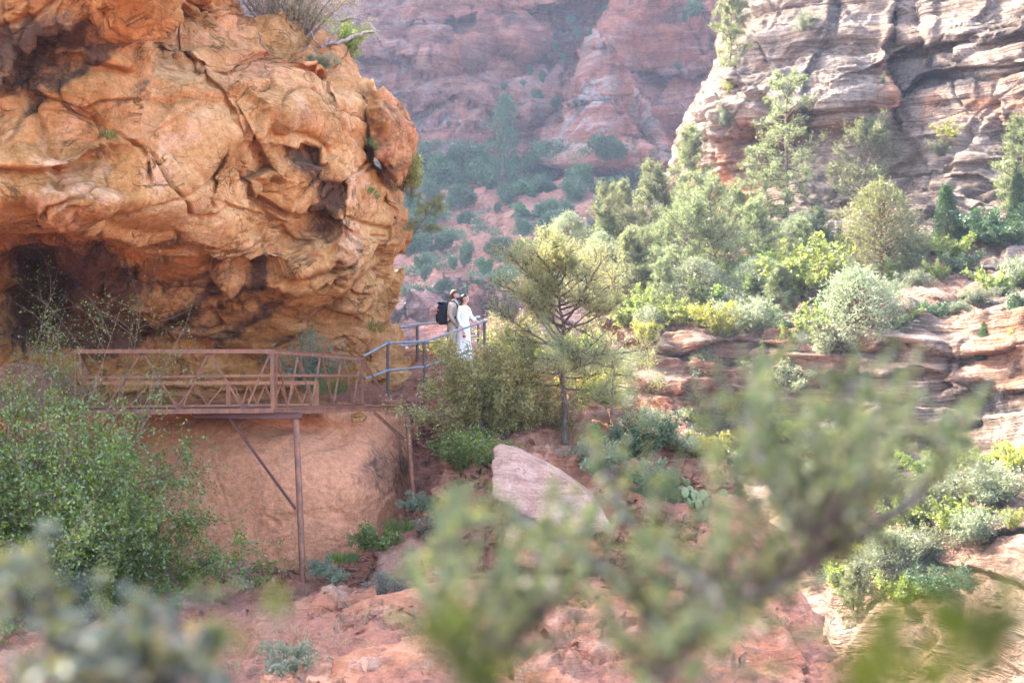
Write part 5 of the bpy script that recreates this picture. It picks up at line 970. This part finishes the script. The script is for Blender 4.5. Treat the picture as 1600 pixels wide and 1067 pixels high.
def blob(name, c, s, mat, parent, rough=.06, seed=0, cut=None, sub=4, rot=(0, 0, 0)):
    V, Fc = ICO[sub]; q = V * (1 + rough * fbm(V * 2.3 + seed, 4))[:, None] * s
    if cut: q = cut(q)
    q = q @ np.array(Matrix.Rotation(rot[1], 3, 'Y')).T
    return obj(name, mesh_np(name, q + np.array(c), Fc, mat), parent)
def fingers(wrist, palm, d, side):
    """five fingers from a palm point: unequal, slightly curled"""
    d = unit(d); out = []; s = unit(side); n = np.cross(d, s)
    for i, (off, L) in enumerate([(-.032, .062), (-.011, .075), (.011, .072), (.031, .056)]):
        a = np.array(palm) + s * off + d * .02; b = a + d * L * .5 + n * .006; c = a + d * L * .85 + n * .022
        out.append([(tuple(palm), .03), (tuple(a), .011), (tuple(b), .009), (tuple(c), .007)])
    a = np.array(palm) - s * .038 - d * .01; out.append([(tuple(palm), .03), (tuple(a), .012), (tuple(a + d * .03 - s * .012 + n * .01), .009)])
    return out
def head(chin_tilt, x, z, parent):
    return [((x - .03, 0, z - .10), .058), ((x - .01, 0, z - .03), .085), ((x, 0, z + .04), .095), ((x - .005, 0, z + .10), .075)]
def build_man():
    root = empty('person', PV(708, 566, 35.0), R(-8)); tag(root, 'bearded man in a tan suit kissing the temple of the woman in white', 'person')
    pel = ((0, 0, .95), .115); ch = ((.015, 0, 1.33), .125); nk = ((.03, 0, 1.50), .06); hd = ((.075, 0, 1.635), .098)
    palmR = (.17, -.20, .87); palmL = (.30, .16, 1.05)
    chains = [[pel, ((0, 0, 1.13), .11), ch, ((.02, 0, 1.44), .085), nk, ((.045, 0, 1.55), .06), hd, ((.07, 0, 1.72), .07)],
              [hd, ((.125, 0, 1.585), .05)], [hd, ((.165, 0, 1.635), .022)],
              [((.02, 0, 1.44), .085), ((.0, -.17, 1.43), .06), ((-.05, -.235, 1.16), .046), ((.10, -.215, .95), .032), (palmR, .03)], [((.02, 0, 1.44), .085), ((.0, .17, 1.43), .06), ((.06, .25, 1.18), .046), ((.25, .18, 1.08), .032), (palmL, .03)],
              [pel, ((0, -.10, .86), .09), ((.03, -.105, .49), .06), ((-.01, -.11, .09), .042), ((.05, -.115, .04), .04), ((.15, -.125, .03), .03)], [pel, ((0, .10, .86), .09), ((.01, .105, .49), .06), ((-.04, .11, .09), .042), ((.03, .115, .04), .04), ((.13, .125, .03), .03)]]
    chains += fingers(None, palmR, (.5, .05, -.85), (.3, 1, 0)) + fingers(None, palmL, (1, -.3, -.1), (0, 0, 1))
    skin('body', chains, SKIN, root, 2)
    hb = blob('hair', (.035, 0, 1.672), (.112, .101, .118), HAIRB, root, .10, 3, cut=lambda q: np.concatenate([np.minimum(q[:, :1], .02 + .9 * np.maximum(q[:, 2:3] - .02, 0)), q[:, 1:]], 1)); blob('beard', (.118, 0, 1.565), (.05, .058, .045), HAIRB, root, .12, 5)
    for s in (-1, 1): blob('ear', (.055, s * .097, 1.635), (.026, .012, .036), SKIN, root, .05, 7, sub=3); blob('eye', (.158, s * .035, 1.665), (.012, .014, .009), EYE, root, 0, 1, sub=3)
    blob('mouth', (.172, 0, 1.598), (.016, .026, .009), LIPS, root, .05, 2, sub=3)
    loft('collar', [(.03, 0, 1.53, .07, .075), (.028, 0, 1.48, .085, .10), (.03, 0, 1.44, .10, .14)], SHIRT, root)
    loft('jacket', [(.02, 0, 1.495, .075, .09), (.01, 0, 1.45, .115, .195), (.01, 0, 1.36, .145, .225), (.02, 0, 1.22, .14, .205), (.02, 0, 1.06, .13, .185), (.015, 0, .92, .145, .20), (.01, 0, .80, .155, .205)], SUIT, root, fold=.035)
    for s, pts in ((-1, [((.0, -.185, 1.43), .085), ((-.055, -.245, 1.16), .068), ((.04, -.228, 1.02), .058), ((.11, -.215, .935), .05)]), (1, [((.0, .185, 1.43), .085), ((.06, .26, 1.18), .066), ((.24, .185, 1.085), .05)])): skin('sleeve', [pts], SUIT, root, 2)
    for s in (-1, 1):
        w = Wood(); x = .02 if s < 0 else 0; w.tube(np.array([(.0, s * .085, .93), (.01 + x, s * .10, .80), (.01 + x, s * .105, .50), (-.02 + x, s * .11, .22), (-.02 + x, s * .112, .06)]), np.array([.11, .105, .085, .075, .08]), np.array([.11, .105, .085, .075, .08]), 16); obj('trouser_leg', w.mesh('trouser_leg', TROU), root)
        blob('shoe', (.05 + x, s * .118, .045), (.15, .055, .05), SHOE, root, .05, 4, sub=3)
    pk = boulder_mesh([(-.15, y, 1.45) for y in (-.13, .13)] + [(-.16, y, .93) for y in (-.15, .15)] + [(-.37, y, 1.40) for y in (-.10, .10)] + [(-.40, y, 1.15) for y in (-.13, .13)] + [(-.34, y, .92) for y in (-.13, .13)], sub=4, soft=26, rough=.035, mat=PACK)
    bp = empty('backpack', root.location, R(-8)); tag(bp, 'black backpack with orange cords worn by the man in the tan suit', 'backpack')
    o = obj('pack_body', pk[0], bp, pk[1])
    blob('lid', (-.275, 0, 1.455), (.125, .13, .055), PACK, bp, .08, 8); blob('front_pocket', (-.375, 0, 1.10), (.06, .11, .15), PACK, bp, .06, 9)
    for s in (-1, 1):
        w = Wood(); w.tube(np.array([(-.16, s * .10, 1.43), (-.08, s * .12, 1.50), (.04, s * .125, 1.495), (.13, s * .13, 1.40), (.145, s * .15, 1.25), (.10, s * .20, 1.10), (-.02, s * .215, 1.02), (-.15, s * .15, .97)]), .022, .018, 6); obj('strap', w.mesh('strap', PACK), bp)
    for z0, y in ((1.28, -.13), (.97, -.12)):
        w = Wood(); w.tube(np.array([(-.33, y, z0), (-.39, y - .02, z0 + .01), (-.40, y - .02, z0 - .06), (-.37, y - .02, z0 - .09)]), .011, .011, 5); obj('cord', w.mesh('cord', ORANGE), bp)
build_man()
def build_woman():
    root = empty('person', PV(725, 565.5, 34.85), R(-34)); tag(root, 'dark-haired woman in a long white dress leaning her head to the bearded man', 'person')
    pel = ((0, 0, .90), .11); hd = ((.045, .015, 1.535), .088)
    palmR = (.13, -.20, .73); palmL = (.30, .20, .98)
    chains = [[pel, ((0, 0, 1.06), .09), ((.015, 0, 1.24), .10), ((.01, 0, 1.345), .07), ((.015, 0, 1.40), .047), ((.03, .005, 1.45), .047), hd, ((.03, .02, 1.615), .066)], [hd, ((.095, .01, 1.485), .04)], [hd, ((.13, .01, 1.535), .018)],
              [((.01, 0, 1.345), .07), ((.0, -.145, 1.34), .048), ((-.03, -.20, 1.09), .037), ((.08, -.205, .83), .026), (palmR, .026)], [((.01, 0, 1.345), .07), ((.0, .145, 1.34), .048), ((.04, .24, 1.12), .037), ((.22, .21, 1.0), .026), (palmL, .026)],
              [pel, ((0, -.09, .80), .085), ((.01, -.09, .45), .055), ((-.02, -.09, .08), .036), ((.10, -.095, .03), .028)], [pel, ((0, .09, .80), .085), ((.01, .09, .45), .055), ((-.02, .09, .08), .036), ((.10, .095, .03), .028)]]
    chains += fingers(None, palmR, (.25, 0, -1), (.4, 1, 0)) + fingers(None, palmL, (1, -.1, -.2), (0, 1, 0))
    skin('body', chains, SKIN, root, 2)
    blob('hair', (-.008, .018, 1.572), (.094, .094, .090), HAIRD, root, .10, 2, cut=lambda q: np.concatenate([np.minimum(q[:, :1], .022 + .4 * np.maximum(q[:, 2:3] - .03, 0)), q[:, 1:]], 1)); blob('bun', (-.085, .02, 1.53), (.055, .06, .055), HAIRD, root, .15, 4)
    w = Wood(); w.tube(np.array([(-.05, .03, 1.50), (-.075, -.02, 1.42), (-.08, -.03, 1.33), (-.075, -.03, 1.25)]), .04, .015, 8); obj('braid', w.mesh('braid', HAIRD), root)
    for s in (-1, 1): blob('eye', (.118, .015 + s * .032, 1.56), (.010, .013, .008), EYE, root, 0, 1, sub=3); blob('ear', (.035, .015 + s * .086, 1.535), (.02, .01, .03), SKIN, root, .05, 7, sub=3)
    blob('mouth', (.124, .01, 1.497), (.012, .022, .008), LIPS, root, .05, 2, sub=3)
    loft('dress', [(.01, 0, 1.375, .065, .10), (.005, 0, 1.345, .085, .165), (.01, 0, 1.25, .118, .175), (.015, 0, 1.15, .112, .155), (.005, 0, 1.02, .095, .135), (0, 0, .88, .125, .175), (0, 0, .70, .14, .185), (.0, 0, .40, .16, .20), (-.02, 0, .03, .25, .27)], DRESS, root, k=40, fold=.05)
    for pts in ([((.0, -.15, 1.335), .066), ((-.03, -.205, 1.09), .05), ((.075, -.205, .845), .038)], [((.0, .15, 1.335), .066), ((.04, .245, 1.12), .05), ((.21, .212, 1.005), .036)]): skin('sleeve', [pts], DRESS, root, 2)
    bq = empty('bouquet', root.location, R(-34)); tag(bq, 'small red posy hanging in the hand of the woman in white', 'bouquet')
    blob('flower', (.16, -.21, .62), (.04, .04, .035), plain('red_petals', (.55, .04, .03), .6), bq, .25, 4, sub=3); w = Wood(); w.tube(np.array([(.13, -.21, .76), (.15, -.21, .62)]), .01, .008, 5); obj('stem', w.mesh('stem', TWIG), bq)
build_woman()
# ------------------------------------------------------------------ blurred branches close to the camera
FL_G = leaf_mat('grey_green_close_leaves', (0.026, 0.048, 0.022), (0.080, 0.104, 0.060), .45, .02); FL_Y = leaf_mat('olive_close_leaves', (0.045, 0.062, 0.024), (0.11, 0.118, 0.048), .5, .02); FL_D = leaf_mat('deep_green_close_leaves', (0.016, 0.034, 0.005), (0.042, 0.066, 0.011), .5, .01)
LIMB = bark_mat('pale_grey_limb', (0.05, 0.046, 0.046), (0.12, 0.115, 0.12), 30)
def oval(c, d, l, w, g, bend=.12):
    """oval leaves, eight-sided and folded a little along the midrib"""
    n = len(c); a = np.cross(d, g.normal(size=(n, 3))); a /= np.linalg.norm(a, axis=1)[:, None] + 1e-9; u = np.cross(a, d)
    prof = [(0, 0), (.22, .38), (.5, .5), (.8, .32), (1, 0), (.8, -.32), (.5, -.5), (.22, -.38)]
    V = np.stack([c + d * (l * t)[:, None] + a * (w * s)[:, None] + u * (l * bend * (abs(s) * 1.6 - t * t * .8))[:, None] for t, s in prof], 1)
    return V.reshape(-1, 3), np.arange(n * 8).reshape(-1, 8)
def front_shrub(name, label, base, limbs, tufts, seed, leafl, mats, per=20, rlimb=.019):
    """limbs: polylines (column, row, depth); tufts: (column, row, spread x, spread y, count, near, far)"""
    g = np.random.RandomState(seed); root = empty(name, base); tag(root, label, 'shrub'); W = Wood(); nodes = []
    for L in limbs:
        p = np.array([PV(*q) - base for q in L]); t = np.linspace(0, 1, len(p)); u = np.linspace(0, 1, len(p) * 5); q = np.stack([np.interp(u, t, p[:, k]) for k in range(3)], 1)
        for _ in range(3): q[1:-1] = (q[:-2] + q[1:-1] * 2 + q[2:]) / 4
        q += g.normal(size=q.shape) * .002; W.tube(q, rlimb, rlimb * .35, 8); nodes.append(q)
    nodes = np.concatenate(nodes); cs, ds = [], []
    for (px, py, sx, sy, n, y0, y1) in tufts:
        for _ in range(n):
            Y = g.uniform(y0, y1); tip = np.array(PV(px + g.normal() * sx * .8, py + g.normal() * sy * .8, Y) - base); k = nodes[np.argmin(((nodes - tip) ** 2).sum(1) + g.uniform(0, .004, len(nodes)))]
            s = tip + (k - tip) * min(1, .16 / (np.linalg.norm(k - tip) + 1e-6)); mid = (k + s) / 2 + g.normal(size=3) * .03
            W.tube(np.array([k, mid, s, tip]), rlimb * .13, .0012, 4)
            e = unit(tip - s); m = g.uniform(0, 1, (per, 1)); c = s + (tip - s) * m + g.normal(size=(per, 3)) * .004; d = g.normal(size=(per, 3)) + e * .8; d /= np.linalg.norm(d, axis=1)[:, None]; cs.append(c); ds.append(d)
    c = np.concatenate(cs); d = np.concatenate(ds); n = len(c); V, Fc = oval(c, d, leafl * g.uniform(.6, 1.2, n), leafl * .55 * g.uniform(.7, 1.2, n), g)
    me = mesh_np('foliage', V, Fc, mats[0]); 
    for m in mats[1:]: me.materials.append(m)
    me.polygons.foreach_set('material_index', g.choice(len(mats), n, p=[.62, .38] if len(mats) == 2 else None).astype(np.int32))
    obj('stem', W.mesh('stem', LIMB), root); obj('foliage', me, root)
A_ = 2.9
front_shrub('blurred_shrub', 'out-of-focus grey-olive shrub with a slanting grey limb across the lower right', PV(960, 1290, 2.6),
    [[(960, 1290, 2.6), (1000, 1080, 2.6), (1060, 1010, 2.65), (1140, 950, 2.7), (1230, 900, 2.75), (1285, 850, 2.8), (1310, 780, 2.9), (1330, 690, 3.0), (1330, 600, 3.1)], [(1230, 900, 2.75), (1330, 840, 2.9), (1420, 790, 3.0), (1500, 700, 3.1)], [(1285, 850, 2.8), (1200, 760, 3.0), (1170, 660, 3.1), (1180, 580, 3.2)], [(1060, 1010, 2.65), (960, 900, 2.8), (880, 850, 2.9), (800, 800, 3.0)], [(1140, 950, 2.7), (1060, 880, 2.9), (980, 820, 3.0), (940, 720, 3.1)], [(960, 1290, 2.6), (740, 1050, 2.6), (690, 940, 2.7), (700, 830, 2.8)], [(740, 1050, 2.6), (830, 960, 2.7), (900, 900, 2.8)]],
    [(1230, 650, 120, 60, 34, 2.5, 3.3), (1400, 640, 110, 60, 40, 2.5, 3.3), (1320, 730, 110, 60, 34, 2.4, 3.3), (1230, 790, 90, 60, 18, 2.6, 3.2), (1470, 690, 70, 50, 12, 2.8, 3.4), (1180, 720, 60, 70, 12, 2.6, 3.3), (950, 730, 60, 50, 12, 2.7, 3.2), (830, 810, 60, 50, 13, 2.6, 3.1), (700, 790, 40, 60, 9, 2.5, 3.0), (960, 830, 70, 50, 14, 2.5, 3.1), (850, 900, 120, 60, 30, 2.2, 3.0), (1010, 930, 140, 70, 34, 2.1, 2.9), (740, 880, 60, 70, 16, 2.0, 2.8), (680, 960, 60, 60, 12, 2.0, 2.6), (1060, 1000, 90, 50, 16, 1.9, 2.6), (1290, 690, 170, 90, 30, 2.2, 3.2), (1420, 720, 90, 60, 16, 2.2, 3.1), (1130, 640, 60, 50, 9, 2.4, 3.2), (890, 790, 60, 60, 10, 2.2, 2.9), (1150, 960, 80, 60, 12, 2.1, 2.7), (1150, 800, 70, 60, 12, 2.3, 3), (1110, 850, 80, 50, 14, 2.5, 3.0), (760, 980, 60, 50, 10, 2.3, 2.8), (1280, 510, 30, 20, 2, 3, 3.3), (1190, 560, 40, 26, 4, 2.9, 3.3), (1080, 720, 40, 40, 5, 2.8, 3.2), (900, 1010, 160, 40, 12, 2.2, 2.7), (1350, 830, 60, 40, 8, 2.6, 3.0)], 61, .021, [FL_G, FL_Y], per=19)
front_shrub('blurred_shrub', 'out-of-focus blue-grey shrub filling the bottom left corner', PV(150, 1330, 2.3),
    [[(150, 1330, 2.3), (130, 1120, 2.3), (100, 1000, 2.35), (40, 860, 2.45)], [(130, 1120, 2.3), (200, 1000, 2.35), (260, 940, 2.4)], [(150, 1330, 2.3), (250, 1080, 2.2), (330, 1010, 2.3)], [(100, 1000, 2.35), (20, 940, 2.4)]],
    [(170, 1020, 110, 50, 20, 1.9, 2.5), (60, 1010, 80, 50, 14, 1.9, 2.5), (260, 1010, 70, 50, 14, 1.9, 2.5), (30, 845, 36, 26, 5, 2.2, 2.5), (10, 900, 20, 20, 2, 2.2, 2.5), (150, 950, 60, 30, 8, 2.0, 2.5), (330, 1040, 40, 30, 6, 2, 2.4)], 62, .025, [leaf_mat('blue_grey_close_leaves', (0.045, 0.068, 0.062), (0.115, 0.14, 0.135), .4, .02), FL_Y], per=30)
front_shrub('blurred_shrub', 'strongly blurred deep green leaves at the bottom right corner', PV(1480, 1500, .85),
    [[(1480, 1500, .85), (1450, 1120, .85), (1410, 1000, .9)], [(1450, 1120, .85), (1540, 980, .9)], [(1480, 1500, .85), (1340, 1080, .85)]],
    [(1420, 1010, 80, 50, 8, .75, 1.0), (1560, 990, 40, 60, 6, .75, 1.0), (1340, 1060, 40, 20, 4, .75, .95), (1480, 930, 40, 30, 3, .85, 1.0)], 63, .028, [FL_D], per=6, rlimb=.004)
front_shrub('blurred_shrub', 'strongly blurred green sprig at the bottom centre', PV(720, 1450, 1.1),
    [[(720, 1450, 1.1), (715, 1100, 1.1), (690, 990, 1.15)], [(715, 1100, 1.1), (780, 1040, 1.1)]], [(690, 1010, 28, 40, 5, 1.0, 1.2), (770, 1050, 50, 20, 5, 1.0, 1.2), (670, 960, 20, 26, 2, 1.05, 1.2)], 64, .026, [FL_D], per=5, rlimb=.004)
front_shrub('blurred_shrub', 'two strongly blurred dark olive leaf clumps beside the foot of the tall bridge column', PV(420, 1450, 1.25),
    [[(420, 1450, 1.25), (390, 1100, 1.25), (360, 960, 1.3)], [(390, 1100, 1.25), (440, 950, 1.3)]], [(352, 945, 14, 12, 1, 1.25, 1.35), (440, 925, 14, 14, 2, 1.25, 1.35)], 65, .024, [FL_D], per=5, rlimb=.002)
# ------------------------------------------------------------------ the air
def build_haze():
    bm = bmesh.new(); bmesh.ops.create_cube(bm, size=1.0)
    for v in bm.verts: v.co = Vector((v.co.x * 1500, v.co.y * 1500 + 150, -30 if v.co.z < 0 else 75))
    me = bpy.data.meshes.new('haze'); bm.to_mesh(me); bm.free()
    m = bpy.data.materials.new('haze_air'); m.use_nodes = True; t = m.node_tree; t.nodes.clear()
    o = t.nodes.new('ShaderNodeOutputMaterial'); v = t.nodes.new('ShaderNodeVolumePrincipled')
    v.inputs['Color'].default_value = (0.60, 0.74, 1.0, 1); v.inputs['Density'].default_value = HAZE; v.inputs['Anisotropy'].default_value = 0.25
    t.links.new(v.outputs[0], o.inputs['Volume']); me.materials.append(m)
    tag(obj('haze', me), 'pale blue haze filling the canyon air', 'haze', kind='stuff')
HAZE = 0.00027
build_haze()
